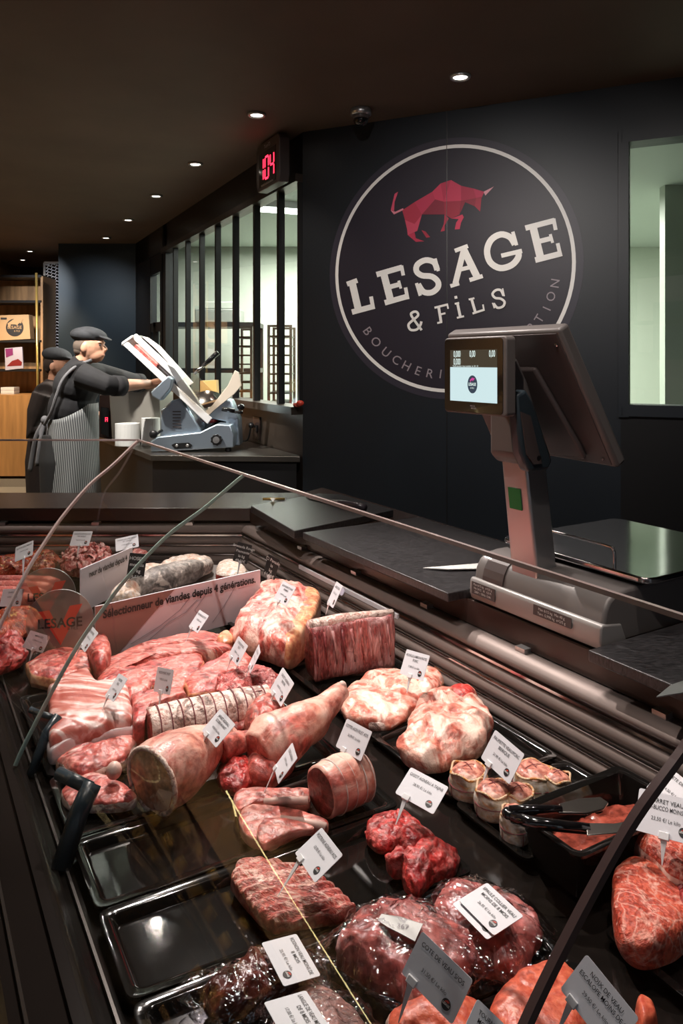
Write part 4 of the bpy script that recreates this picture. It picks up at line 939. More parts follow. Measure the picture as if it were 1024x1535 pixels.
for x in (-2.05, -.95):
    for y in (8.2, 8.7):
        b = MB(); b.box((x, y, 1.0), (.06, .05, 1.95)); b.build('post', M['black'], t)
for z in (1.96, 1.45, .9):
    b = MB(); b.box((-1.5, 8.45, z), (1.16, .55, .05)); b.build('shelf', M['black'], t)
b = MB(); b.box((-1.38, 8.42, 2.06), (.5, .4, .15)); tag(b.build('plastic_crate', mat('grey_crate', (.25, .26, .24), .5), bevel=.01), 'grey crate on top of the prep room shelf unit', 'crate')
b = MB(); b.box((-1.38, 8.42, 2.18), (.4, .32, .08)); tag(b.build('plastic_crate', mat('pale_crate', (.4, .42, .38), .5), bevel=.01), 'pale lidded box stacked on the grey crate in the prep room', 'crate')
t = thing('prep_table', (.2, 6.2, .012), 'steel prep table behind the glazing with cuts of meat', 'table')
b = MB(); b.box((.1, 6.1, 1.0), (1.5, .6, .04)); b.build('tabletop', M['steel'], t)
for x in (-.6, .8):
    for y in (5.85, 6.35):
        b = MB(); b.box((x, y, .5), (.04, .04, .98)); b.build('leg', M['steel'], t)
for i, (px, py, wd) in enumerate([(404, 582, .22), (415, 603, .2)]):
    q = AT(px, py, 6.1); b = MB(); b.ell((q.x, 6.1, 1.05+.06*(1-i)), (wd, .1, .035)); tag(b.build('meat_joint', M['beef'], smooth=True), ['upper', 'lower'][i]+' red joint of meat on the steel prep table', 'meat')

# ------------------------------------------------------------------ wooden shelving at the far end
YS = 9.45
X0, X1 = AT(-40, 0, YS).x, AT(63, 0, YS).x
t = thing('wall_shelving', ((X0+X1)/2, YS, 0), 'oak shelving over an orange oak cabinet at the far wall', 'shelving')
zt = AT(0, 414, YS).z; zb = AT(0, 596, YS).z
b = MB(); b.box(((X0+X1)/2, YS+.42, (zt+zb)/2), (X1-X0, .03, zt-zb)); b.build('back_boards', M['oak'], t)
b = MB()
b.box(((X0+X1)/2, YS+.2, zt), (X1-X0, .42, .03)); b.build('top_board', M['black'], t)
for py in (452, 511.5, 555, 595):
    b = MB(); z = AT(0, py, YS).z; b.box(((X0+X1)/2, YS+.2, z), (X1-X0, .42, .03)); b.build('shelf', M['black'], t)
b = MB(); b.box((X1, YS+.2, (zt+zb)/2), (.03, .42, zt-zb)); b.build('side_board', M['oak'], t)
b = MB(); b.box(((X0+X1)/2+.1, YS+.05, (zb+.1)/2+.04), (X1-X0+.25, .7, zb-.09)); b.build('cabinet', M['oak2'], t)
b = MB(); b.box(((X0+X1)/2+.1, YS+.06, .05), (X1-X0+.25, .7, .10)); b.build('plinth', mat('stone_plinth', (.30, .26, .21), .5), t)
q = AT(54.5, 500, YS-.33)
b = MB(); b.tube([(q.x, YS-.33, AT(0, 409, YS-.33).z), (q.x+.03, YS-.33, .0)], .015, 12); tag(b.build('brass_pole', M['brass'], smooth=True), 'slim brass pole in front of the oak shelving', 'pole')
# logo box, flyer, stacked packs
t = thing('gift_box', AT(18, 511, YS-.02), 'kraft cardboard box with round black logo on the shelf', 'box')
b = MB(); b.prism([AT(-14, 473, YS-.02), AT(43, 471.5, YS-.02), AT(45.5, 508, YS-.02), AT(-14, 511, YS-.02)], (0, .12, 0)); b.build('carton', M['kraft'], t)
q = AT(22, 491, YS-.024)
b = MB(); b.prism([q+V((.112*math.cos(2*math.pi*i/40), 0, .112*math.sin(2*math.pi*i/40))) for i in range(40)], (0, .002, 0)); b.build('round_logo', M['ink'], t)
b = MB(); put2d(b, text2d('LESAGE', .055, .01), lambda x, y: q+V((x, -.003, y+.0))); put2d(b, text2d('& FILS', .03), lambda x, y: q+V((x+.03, -.003, y-.045)))
put2d(b, ([(x*.0006-.27, .20-y*.0006) for x, y in bs], [list(range(len(bs)))]), lambda x, y: q+V((x, -.003, y+.05))); b.build('logo_lettering', M['kraft'], t, recalc=False)
b = MB(); b.prism([AT(1, 476, YS-.024), AT(10, 476, YS-.024), AT(10, 479, YS-.024), AT(1, 479, YS-.024)], (0, .002, 0)); b.build('handling_marks', M['ink'], t)
t = thing('flyer', AT(20, 555, YS-.02), 'small purple and white flyer with red meat leaning on the shelf', 'flyer')
b = MB(); b.prism([AT(7, 522, YS-.02), AT(33, 520, YS-.02), AT(35, 552, YS-.02), AT(8, 555, YS-.02)], (0, .02, 0)); b.build('sheet', mat('lilac_white', (.45, .42, .5), .5), t)
b = MB(); b.prism([AT(8, 523, YS-.023), AT(19, 522, YS-.023), AT(19.5, 532, YS-.023), AT(9, 536, YS-.023)], (0, .002, 0)); b.build('purple_panel', mat('purple', (.20, .02, .12), .5), t)
b = MB(); b.prism([AT(10, 549, YS-.023), AT(18, 541, YS-.023), AT(27, 538, YS-.023), AT(33, 543, YS-.023), (AT(32, 548, YS-.023))], (0, .002, 0)); b.build('meat_picture', mat('dark_red_print', (.20, .01, .01), .5), t)
for i in range(3):
    b = MB(); b.box((AT(10, 590, YS).x, YS+.1, AT(0, 592-i*4.6, YS).z), (.17, .16, .036)); tag(b.build('white_packet', M['paper']), ['bottom', 'middle', 'top'][i]+' white packet of the stack on the lowest shelf', 'packet', 'white packets on the lowest shelf')
# expanded metal screen
Y = 9.9; x0, x1 = AT(67, 0, Y).x, AT(91, 0, Y).x; z1 = AT(0, 394, Y).z
t = thing('metal_screen', ((x0+x1)/2, Y, 0), 'silver expanded metal screen beside the blue pier', 'screen')
b = MB()
for x in (x0, x1): b.box((x, Y, z1/2), (.025, .03, z1))
b.box(((x0+x1)/2, Y, z1), (x1-x0, .03, .03)); b.build('frame', M['alu'], t)
b = MB(); k = 0; z = .1
while z < z1-.03:
    pts = []
    for i in range(9): pts.append(V((x0+(x1-x0)*i/8, Y+(.012 if i % 2 else -.012), z+.02*i*.6+(.0 if i % 2 else .022))))
    b.tube([p for p in pts if p.z < z1], .008, 4); z += .042
b.build('mesh', M['white'], t)
# shelf with jars on the customer side wall (it shows mirrored in the counter glass)
t = thing('jar_shelf', (-4.85, 2.5, 0), 'oak shelf unit with jars by the entrance, mirrored in the counter glass', 'shelf unit')
for z in (.12, .45, .78, 1.11, 1.44):
    b = MB(); b.box((-4.78, 2.5, z), (.3, 1.5, .03)); b.build('shelf', M['oak'], t)
for y in (1.75, 3.25):
    b = MB(); b.box((-4.78, y, .75), (.3, .03, 1.5)); b.build('side_board', M['oak'], t)
jar = None
for z in (.467, .797, 1.127):
    for k in range(7):
        y = 1.95+.18*k
        if jar is None:
            b = MB(); b.lathe((-4.75, y, z), [(.04, 0), (.045, .01), (.045, .11), (.035, .125), (.035, .13)]); jar = b.build('jar', mat('amber_jar', (.5, .28, .06), .15, coat=.5), smooth=True)
            b = MB(); b.lathe((-4.75, y, z+.13), [(.038, 0), (.038, .018)]); lid = b.build('lid', M['brass'], jar)
            o = jar
        else:
            o = jar.copy(); C.objects.link(o); o.location = (-4.75, y, z); l2 = lid.copy(); C.objects.link(l2); l2.parent = o
        tag(o, 'amber jar with brass lid on the entrance shelf, mirrored in the counter glass', 'jar', 'amber jars on the entrance shelf')
lamp('jar_spot', 'SPOT', (-3.4, 2.5, 2.9), 330, (1, .85, .6), (-4.8, 2.5, 1.1), .02, 75, .8)
b = MB(); b.tube([(-4.72, 1.2, 2.1), (-4.72, 3.0, 2.1)], .009, 12); b.tube([(-4.72, 1.3, 2.1), (-4.96, 1.3, 2.1)], .012, 8); b.tube([(-4.72, 2.9, 2.1), (-4.96, 2.9, 2.1)], .012, 8)  # unseen wall rail, its glow added so the mirrored line shows
tag(b.build('glow_rail', emis('warm_rail_glow', (1, .78, .35), 14), smooth=True), 'rail with added yellow glow above the jar shelf, mirrored in the counter glass', 'light')

# ------------------------------------------------------------------ people
def fuse(mb, name, m, parent, vox=.007, sm=4):
    o = mb.build(name, m, parent, smooth=True)
    r = o.modifiers.new('fuse', 'REMESH'); r.mode = 'VOXEL'; r.voxel_size = vox; r.use_smooth_shade = True
    s = o.modifiers.new('smooth', 'SMOOTH'); s.iterations = sm; s.factor = .5
    return o
def hand(b, wrist, direction, up, side, s=1.0):
    """palm with five separate bent fingers"""
    d = V(direction).normalized(); u = V(up).normalized(); r = d.cross(u).normalized()*side
    palm = wrist+d*.045*s
    b.tube([wrist, wrist+d*.03*s, palm+d*.03*s], [.024*s, .030*s, .030*s], 12)
    b.ell(palm, (.042*s, .036*s, .016*s), Matrix((d, r, u)).transposed())
    for i, (off, ln) in enumerate([(-.028, .062), (-.009, .072), (.010, .068), (.028, .054)]):
        p0 = palm+d*.03*s+r*off*s
        b.tube([p0, p0+d*ln*.5*s-u*.003, p0+d*ln*.8*s-u*.014*s, p0+d*ln*s-u*.028*s], [.0095*s, .009*s, .0085*s, .007*s], 8)
    p0 = wrist+d*.03*s-r*.025*s
    b.tube([p0, p0-r*.022*s+d*.022*s, p0-r*.03*s+d*.05*s-u*.01], [.012*s, .011*s, .008*s], 8)
Y0 = 5.0
def B(px, py, dy=0): return AT(px, py, Y0+dy) if dy == 0 else AT(px, py, Y0)+V((0, dy, 0))
t = thing('person', (B(95, 700).x, Y0, 0), 'person in black shirt, flat cap and striped apron leaning over the bench', 'person')
b = MB(); hc = B(134, 518)
b.ell(hc, (.098, .076, .112), Matrix.Rotation(R(12), 3, 'Y')); b.ell(hc+V((.035, 0, -.06)), (.066, .056, .058)); b.ell(hc+V((.055, 0, -.088)), (.034, .036, .024))
b.tube([hc+V((.085, 0, .012)), hc+V((.112, 0, -.028)), hc+V((.100, 0, -.040))], [.010, .015, .012], 8)      # nose
b.ell(hc+V((.080, 0, .02)), (.022, .055, .012)); b.ell(hc+V((.09, 0, -.062)), (.014, .026, .008)); b.ell(hc+V((.088, 0, -.072)), (.012, .024, .007))
for sgn in (-1, 1): b.ell(hc+V((-.012, sgn*.076, -.015)), (.020, .010, .034), Matrix.Rotation(R(10), 3, 'Y'))
b.tube([hc+V((-.01, 0, -.05)), B(122, 545), B(116, 560)], [.058, .056, .055], 16)
b.tube([B(116, 566), B(106, 600), B(96, 660)], [.06, .08, .09], 16)
for sg, sh, el, wr, hd in ((-1, B(137, 563, -.17), B(176, 578, -.20), B(217, 576, .15), V((1, .10, .12))), (1, B(137, 563, .17), B(180, 576, .33), B(207, 580, .42), V((1, .1, -.1)))):
    b.tube([B(116, 566), sh], [.05, .045], 12); b.tube([sh, el, el.lerp(wr, .35), wr], [.045, .042, .046, .028], 14)
    hand(b, wr, hd, (0, -.35, 1), -sg, 1.05)
for sg in (-1, 1): b.tube([B(96, 660), B(96, 672, sg*.09), B(98, 770, sg*.10), V((B(92, 700).x, Y0+sg*.1, .08)), V((B(92, 700).x+.1, Y0+sg*.1, .04))], [.1, .085, .06, .045, .035], 14)
fuse(b, 'body', M['skin'], t, .006, 3)
b = MB(); b.ell(hc+V((-.02, 0, .0)), (.088, .079, .075), Matrix.Rotation(R(-10), 3, 'Y')); b.ell(hc+V((-.045, 0, -.03)), (.058, .066, .05)); b.build('hair', M['hair'], t, smooth=True)
b = MB(); b.ell(hc+V((-.012, 0, .068)), (.118, .092, .056), Matrix.Rotation(R(6), 3, 'Y')); b.ell(hc+V((.02, 0, .080)), (.10, .085, .045), Matrix.Rotation(R(14), 3, 'Y'))
b.ell(hc+V((.105, 0, .052)), (.048, .068, .009), Matrix.Rotation(R(22), 3, 'Y')); fuse(b, 'flat_cap', M['cap'], t, .005, 3)
for sgn in (-1, 1):
    b = MB(); b.ell(hc+V((.084, sgn*.036, .003)), (.008, .011, .006)); b.build('eye', M['ink'], t, smooth=True)
b = MB(); b.ell(hc+V((.098, 0, -.067)), (.006, .022, .002)); b.build('mouth', mat('lips', (.35, .12, .1), .5), t, smooth=True)
b = MB()   # shirt
b.ell(B(116, 578), (.150, .20, .165), Matrix.Rotation(R(22), 3, 'Y')); b.ell(B(108, 610), (.150, .185, .20), Matrix.Rotation(R(14), 3, 'Y')); b.ell(B(104, 650), (.150, .175, .16))
b.tube([B(124, 542), B(117, 556)], [.066, .10], 16)
for sg, sh, el, cf in ((-1, B(134, 562, -.16), B(174, 576, -.20), B(186, 578, -.12)), (1, B(134, 562, .16), B(176, 575, .32), B(186, 577, .38))):
    b.tube([B(118, 562), sh], [.11, .085], 14); b.tube([sh, sh.lerp(el, .5), el, cf], [.085, .078, .070, .062], 16)
fuse(b, 'shirt', M['shirt'], t, .008, 4)
for sg, el, cf in ((-1, B(181, 577, -.16), B(190, 578, -.10)), (1, B(181, 576, .36), B(188, 577, .40))):
    b = MB(); b.tube([el, cf], [.070, .068], 18); b.build('rolled_cuff', M['shirt'], t, smooth=True)
b = MB(); b.tube([B(117, 551), B(125, 541)], [.075, .066], 18, cap=False); plabel(b.build('collar', M['shirt'], t, smooth=True), 'dark shirt collar')
b = MB()
for sg in (-1, 1): b.tube([B(98, 655, sg*.05), B(96, 690, sg*.09), B(94, 770, sg*.10), V((B(92, 700).x, Y0+sg*.1, .09))], [.14, .125, .10, .08], 16)
fuse(b, 'trousers', M['trouser'], t, .01, 3)
for sg in (-1, 1):
    b = MB(); b.ell((B(92, 700).x+.05, Y0+sg*.1, .045), (.14, .05, .045)); b.build('shoe', M['black'], t, smooth=True)
b = MB(); cx = B(110, 640).x; cols = 96   # apron
def apt(i, j):
    z = B(0, 604).z+(.42-B(0, 604).z)*j/14
    a0 = R(-138+30*j/14); a1 = R(95); a = a0+(a1-a0)*i/cols
    top = max(0, 1-j/3.)*(.10*max(0, math.cos(a-R(-120))))
    r_ = .162+.008*math.sin(a*7+j*.4)*(j/14)+.02*j/14
    return V((cx+r_*math.cos(a)*1.0+.0*j, Y0+r_*1.18*math.sin(a)-.01, z-top))
vs = [[b.b.verts.new(apt(i, j)) for i in range(cols+1)] for j in range(15)]
for j in range(14):
    for i in range(cols):
        f = b.b.faces.new([vs[j][i], vs[j][i+1], vs[j+1][i+1], vs[j+1][i]]); f.material_index = i % 2
ap = b.build('apron', [mat('apron_charcoal', (.05, .055, .06), .8), mat('apron_pale_stripe', (.24, .25, .25), .8)], t, smooth=True)
sm = ap.modifiers.new('solid', 'SOLIDIFY'); sm.thickness = .004
b = MB(); b.tube(smooth_pts([B(141, 540, -.06), B(126, 550, -.17), B(112, 568, -.215), B(103, 592, -.22), B(94, 615, -.20), B(80, 634, -.15)], 5, False), .011, 8); b.build('apron_strap', M['strap'], t, smooth=True)
b = MB(); bx = B(76, 628, -.10)
b.ell(bx, (.025, .03, .03)); b.tube(smooth_pts([bx, bx+V((-.02, -.02, -.09)), bx+V((.02, -.03, -.13)), bx+V((.03, -.01, -.05)), bx], 4, False), .013, 6)
b.tube(smooth_pts([bx, bx+V((-.05, -.01, -.10)), bx+V((-.08, 0, -.22)), bx+V((-.10, .0, -.34))], 4, False), .016, 6); b.tube(smooth_pts([bx, bx+V((-.02, -.03, -.15)), bx+V((-.04, -.03, -.30))], 4, False), .014, 6)
b.build('apron_bow', M['strap'], t, smooth=True)
# second person behind
Y0 = 5.6
t = thing('person', (B(78, 700).x, Y0, 0), 'person in dark jacket and black cap standing behind the butcher in the apron', 'person')
b = MB(); hc = B(87, 546)
b.ell(hc, (.095, .076, .110)); b.ell(hc+V((.03, 0, -.06)), (.062, .054, .055)); b.ell(hc+V((.05, 0, -.085)), (.032, .036, .024))
b.tube([hc+V((.085, 0, .006)), hc+V((.106, 0, -.03)), hc+V((.095, 0, -.04))], [.010, .014, .011], 8); b.ell(hc+V((.086, 0, -.062)), (.014, .024, .01))
for sgn in (-1, 1): b.ell(hc+V((-.015, sgn*.076, -.02)), (.020, .010, .032))
b.tube([hc+V((-.01, 0, -.05)), B(82, 572), B(80, 590)], [.055, .052, .05], 14); b.tube([B(80, 592), B(76, 620), B(74, 670)], [.06, .08, .09], 14)
for sg, el, wr in ((-1, B(66, 640, -.20), B(112, 634, -.12)), (1, B(100, 630, .2), B(134, 624, .12))):
    sh = B(80, 588, sg*.16); b.tube([B(80, 598), sh-V((0, 0, .03))], [.04, .03], 12); b.tube([sh-V((0, 0, .03)), el, wr], [.03, .035, .028], 12); hand(b, wr, (1, .1, 0), (0, 0, 1), -sg)
for sg in (-1, 1): b.tube([B(74, 665), B(72, 680, sg*.09), B(72, 770, sg*.10), V((B(72, 700).x, Y0+sg*.1, .08)), V((B(72, 700).x+.1, Y0+sg*.1, .04))], [.1, .085, .06, .045, .035], 12)
fuse(b, 'body', M['skin'], t, .007, 3)
b = MB(); b.ell(hc+V((-.02, 0, .0)), (.088, .079, .08)); b.ell(hc+V((-.05, 0, -.035)), (.045, .062, .04)); b.build('hair', mat('dark_hair', (.03, .018, .012), .9), t, smooth=True)
b = MB(); b.ell(hc+V((-.008, 0, .068)), (.112, .09, .06), Matrix.Rotation(R(10), 3, 'Y')); b.ell(hc+V((.10, 0, .045)), (.05, .066, .009), Matrix.Rotation(R(20), 3, 'Y')); fuse(b, 'flat_cap', M['cap'], t, .006, 3)
for sgn in (-1, 1):
    b = MB(); b.ell(hc+V((.080, sgn*.034, .0)), (.008, .011, .006)); b.build('eye', M['ink'], t, smooth=True)
b = MB(); b.ell(B(80, 602), (.155, .20, .17)); b.ell(B(76, 635), (.155, .19, .20)); b.ell(B(74, 668), (.15, .18, .13)); b.tube([B(83, 570), B(80, 584)], [.066, .10], 14)
for sg, el, wr in ((-1, B(64, 642, -.21), B(104, 636, -.14)), (1, B(100, 630, .21), B(126, 626, .13))):
    sh = B(80, 590, sg*.17); b.tube([B(80, 590), sh], [.11, .088], 14); b.tube([sh, sh.lerp(el, .5), el, wr], [.088, .078, .068, .055], 14)
fuse(b, 'jacket', M['jacket'], t, .009, 3)
b = MB()
for sg in (-1, 1): b.tube([B(74, 660, sg*.05), B(71, 690, sg*.09), B(70, 770, sg*.10), V((B(72, 700).x, Y0+sg*.1, .09))], [.135, .125, .10, .08], 14)
fuse(b, 'trousers', mat('brown_black_trousers', (.02, .013, .012), .85), t, .01, 3)
for sg in (-1, 1):
    b = MB(); b.ell((B(72, 700).x+.05, Y0+sg*.1, .045), (.14, .05, .045)); b.build('shoe', M['black'], t, smooth=True)
q = AT(142, 640, 5.9); b = MB(); b.lathe((q.x, 5.75, BT), [(.05, 0), (.09, .07), (.094, .07), (.09, .074), (.05, .02)]); tag(b.build('steel_bowl', M['alu'], smooth=True), 'pale bowl on the bench in front of the second person', 'bowl')

# ------------------------------------------------------------------ trays on the deck
def tray(uvs, label, depth=.018, base=.7365, rim=.012, group='black display trays', h=None):
    """uvs: 4 (u,v) corners counterclockwise"""
    c = V((sum(a for a, _ in uvs)/4, sum(b_ for _, b_ in uvs)/4, 0)); loops = []
    def loop(inset, z, r_=.018):
        pts = []; n = 4
        q = [V((a, b_, 0)) for a, b_ in uvs]
        for i in range(4):
            p0, p1, p2 = q[i-1], q[i], q[(i+1) % 4]; d0 = (p0-p1).normalized(); d2 = (p2-p1).normalized()
            ctr = p1+(d0+d2)*inset; r2 = max(.003, r_-inset*.4)
            for k in range(5):
                s = k/4; a = ctr+d0*r2; c2 = ctr+d2*r2
                pts.append(a*(1-s)**2+ctr*2*s*(1-s)+c2*s*s)
        return [UV(p.x, p.y, z) for p in pts]
    b = MB(); prof = [(0, base+depth-.004), (0, base+depth), (rim, base+depth), (rim+.004, base+depth-.002), (rim+.008+depth*.15, base+.004), (rim+.008+depth*.15, base+.004)]
    L = [[b.b.verts.new(p) for p in loop(i, z)] for i, z in prof]
    under = [[b.b.verts.new(p) for p in loop(i, z)] for i, z in [(rim*.8, base+depth-.005), (rim+.004+depth*.15, base)]]
    seq = [under[1], under[0]]+L; n = len(seq[0])
    for A, B_ in zip(seq, seq[1:]):
        for k in range(n): b.b.faces.new([A[k], A[(k+1) % n], B_[(k+1) % n], B_[k]])
    b.b.faces.new(seq[-1]); b.b.faces.new(seq[0][::-1])
    o = b.build('display_tray', M['tray'], smooth=True)
    try: o.data.set_sharp_from_angle(angle=R(40))
    except Exception: pass
    return tag(o, label, 'tray', group)
tray([(1.105, .248), (1.285, .248), (1.275, .775), (1.085, .775)], 'glossy black tray holding two lamb chops and a tied lamb roast')
tray([(.925, .248), (1.10, .248), (1.08, .775), (.885, .775)], 'glossy black tray holding the lamb breast ribs and red stew meat')
tray([(.745, .248), (.92, .248), (.88, .775), (.69, .775)], 'glossy black tray under the vacuum packed kidneys and veal')
tray([(.55, .248), (.74, .248), (.685, .775), (.49, .775)], 'glossy black tray closest to the customer with tongue and veal escalopes')
tray([(1.29, .248), (1.50, .248), (1.49, .775), (1.28, .775)], 'black tray mostly hidden under the lamb leg and ham')
tray([(1.505, .248), (1.90, .248), (1.88, .775), (1.495, .775)], 'black tray covered by pork belly, tied pork roast and loin chops')
tray([(1.79, .865), (2.20, .865), (2.20, 1.15), (1.79, 1.15)], 'black tray under the big pork shoulder joint')
tray([(1.345, .865), (1.77, .865), (1.77, 1.15), (1.345, 1.15)], 'black tray under the rib rack')
tray([(1.055, .865), (1.33, .865), (1.33, 1.15), (1.055, 1.15)], 'black tray under the thick shoulder slices')
tray([(.86, .86), (1.04, .86), (1.04, 1.15), (.86, 1.15)], 'black tray under the bacon wrapped parcels')
tray([(.32, .845), (.70, .845), (.70, 1.15), (.32, 1.15)], 'black tray under the veal shank pieces')
# deep bin with liver
def uvof(p): return p.dot(DU), p.dot(DV)
cs = [D(868, 1288, .83), D(764, 1212, .83), D(928, 1146, .83)]; cs.append(cs[2]+cs[0]-cs[1]); uvb = [uvof(p) for p in cs]
uvb = uvb if True else uvb
binn = tray(uvb, 'deep black bin holding liver, serving tongs across it', depth=.083, base=.747, rim=.010)
cc_ = sum(cs, V())/4
lump('liver', None, .034, M['liver'], base=.762, p=5, amp=.006, sc=30, world=[cc_+DU*(p-cc_).dot(DU)*.46+DV*(p-cc_).dot(DV)*.68 for p in cs], n=80)
o = bpy.data.objects['liver']; tag(o, 'wet dark pink liver slices in the deep black bin', 'liver')
t = thing('serving_tongs', D(770, 1222, .845), 'serving tongs with black handles laid across the liver bin', 'tongs')
b = MB(); b.tube([D(764, 1216, .848), D(800, 1214, .850), D(842, 1213, .850)], [.0085, .0075, .006], 10); b.build('handle', M['blackgloss'], t, smooth=True)
b = MB(); b.tube([D(768, 1226, .846), D(800, 1234, .850), D(884, 1243, .848)], [.0085, .009, .008], 10); b.build('handle', M['blackgloss'], t, smooth=True)
b = MB(); b.prism([D(838, 1208, .848), D(868, 1200, .848), D(900, 1198, .846), D(912, 1206, .844), D(905, 1216, .842), D(880, 1222, .842), D(838, 1221, .846)], (0, 0, .004)); b.build('gripper', M['steel'], t, bevel=.001)
b = MB(); b.prism([D(880, 1237, .850), D(920, 1238, .848), D(955, 1232, .846), D(957, 1243, .844), D(930, 1252, .842), D(880, 1256, .846)], (0, 0, .004)); b.build('gripper', M['steel'], t, bevel=.001)
b = MB(); b.ell(D(762, 1219, .846), (.010, .012, .008)); b.build('hinge', M['blackgloss'], t, smooth=True)

# ------------------------------------------------------------------ meat
def meat(name, label, cat, px, tk, m, group=None, **k):
    return tag(lump(name, px, tk, m, **k), label, cat, group)
def ring_around(b, c, axis, ra, rb, rad=.0012, seg=28):
    ax = V(axis).normalized(); s = ax.cross(V((0, 0, 1))).normalized(); up = s.cross(ax).normalized()
    b.tube([c+s*ra*math.cos(2*math.pi*k/seg)+up*rb*math.sin(2*math.pi*k/seg) for k in range(seg)], rad, 5, closed=True)
# back row
A = meat('pork_shoulder', 'big pork shoulder joint with orange rind, beside the printed banner', 'pork joint', [(350, 948), (362, 928), (380, 905), (392, 888), (410, 880), (440, 883), (460, 893), (476, 905), (478, 920), (468, 948), (450, 972), (430, 984), (408, 978), (380, 968), (356, 958)], .105, M['shoulder'], p=3.4, amp=.010, sc=16)
lump('rind', [(459, 896), (478, 903), (480, 922), (469, 952), (450, 976), (432, 987), (424, 978), (436, 958), (450, 930), (458, 910)], .098, M['rind'], parent=A, p=5, amp=.002)
for i, (px, py, r_) in enumerate([(372, 945, .035), (400, 955, .03), (355, 948, .022), (398, 882, .022)]):
    b = MB(); b.ell(D(px, py, .79), (r_, r_, r_*.8)); plabel(b.build('lean_end', M['pork'], A, smooth=True), 'deep red lean end')
RK = loft('rib_rack', [V((-.078, 1.872, .815)), V((-.01, 1.90, .818)), V((.06, 1.918, .82)), V((.128, 1.942, .822))], [(.034, .070), (.032, .070), (.030, .070), (.026, .069)], [M['rack'], M['lambdark']], amp=.004, sc=26, p=4.5, flat=DZ)
tag(RK, 'tall rack of ribs with pink membrane standing behind the shoulder slices', 'rib rack')
b = MB()
for k in range(9):
    f = k/8; x = -.068+.185*f; y = 1.845+.066*f
    b.tube([V((x, y+.004, .872)), V((x+.006, y-.004, .84)), V((x+.010, y-.002, .79))], [.0050, .0030, .002], 8)
b.build('rib_bones', M['rack'], RK, smooth=True)
b = MB(); b.tube([V((-.082, 1.868, .882)), V((0, 1.90, .887)), V((.135, 1.945, .888))], [.016, .017, .012], 12); plabel(b.build('fat_edge', M['fatm'], RK, smooth=True), 'white fat edge along the top')
Cc = meat('shoulder_slice', 'fatty pink shoulder slice with a price card stuck in it, before the rib rack', 'pork slice', [(513, 1060), (520, 1038), (545, 1016), (575, 1007), (605, 1009), (632, 1022), (641, 1040), (630, 1058), (605, 1075), (580, 1086), (550, 1086), (522, 1076)], .045, M['fatty'], amp=.008, sc=20, p=2.8)
lump('fat_rim', [(513, 1062), (530, 1066), (565, 1076), (605, 1074), (590, 1087), (560, 1091), (525, 1080)], .030, M['fatm'], parent=Cc, p=3, amp=.002)
meat('shoulder_slice', 'orange edged shoulder piece half hidden behind the fatty slice under the card', 'pork slice', [(620, 1010), (640, 1004), (660, 1014), (665, 1030), (652, 1042), (630, 1044)], .050, [M['fatty'], M['rind']], amp=.005, edge=1.2)
Dd = meat('shoulder_slice', 'thick creamy veined shoulder piece behind the bacon wrapped parcels', 'pork slice', [(600, 1115), (610, 1088), (622, 1062), (648, 1042), (680, 1038), (712, 1044), (730, 1064), (738, 1092), (725, 1116), (700, 1130), (665, 1143), (632, 1142), (606, 1130)], .070, M['fatty'], amp=.011, sc=18, p=2.6)
lump('red_muscle', [(665, 1040), (684, 1030), (704, 1030), (712, 1038), (705, 1048), (685, 1050)], .028, M['beef'], base=.79, parent=Dd, amp=.003)
# bacon-wrapped parcels
def parcel(cx, cy, r_px, label, z=.0):
    _Y = (EYE-(DZ+.025+z))*F/(cy-542); rw = r_px*_Y/F; c = D(cx, cy, DZ+.025+z); c.z = DZ+z
    t = lump('veal_parcel', None, .056, [M['paupcap'], M['bacon']], base=DZ+z, p=3.0, amp=.003, sc=30, n=48, edge=.98, world=[c+V((rw*math.cos(a), rw*math.sin(a), 0)) for a in [2*math.pi*k/12 for k in range(12)]])
    tag(t, label, 'meat parcel', 'bacon wrapped veal parcels')
    b = MB(); n = 30; b.tube([V((c.x+rw*.90*math.cos(a)+.002*math.sin(5*a), c.y+rw*.90*math.sin(a), DZ+z+.047+.003*math.sin(4*a+cx))) for a in [2*math.pi*k/n for k in range(n)]], .0022, 6, closed=True)
    b.build('bacon_rim', M['bacrim'], t, smooth=True)
    b = MB(); b.tube([V((c.x+rw*1.01*math.cos(a), c.y+rw*1.01*math.sin(a), DZ+z+.026)) for a in [2*math.pi*k/n for k in range(n)]], .0008, 5, closed=True)
    for a0 in (20, 110):
        b.tube([V((c.x+rw*1.0*math.cos(R(a0))*math.cos(q), c.y+rw*1.0*math.sin(R(a0))*math.cos(q), DZ+z+.004+.0535*max(0, math.sin(q))**.6)) for q in [math.pi*k/16 for k in range(17)]], .0007, 5)
    b.build('string', M['string'], t)
for cx, cy, r_, z, lb in [(702, 1172, 29, 0, 'closest to the tray corner'), (740, 1200, 29, 0.004, 'the middle one carrying the price card'), (800, 1172, 31, 0, 'behind the others, without visible bacon'), (778, 1205, 24, .004, 'pressed between the middle one and the bin'),
                          (772, 1238, 22, -.002, 'half under the rim of the liver bin'), (836, 1182, 21, 0, 'touching the back rim of the liver bin')]:
    parcel(cx, cy, r_, 'string tied veal parcel wrapped in bacon, '+lb, z)
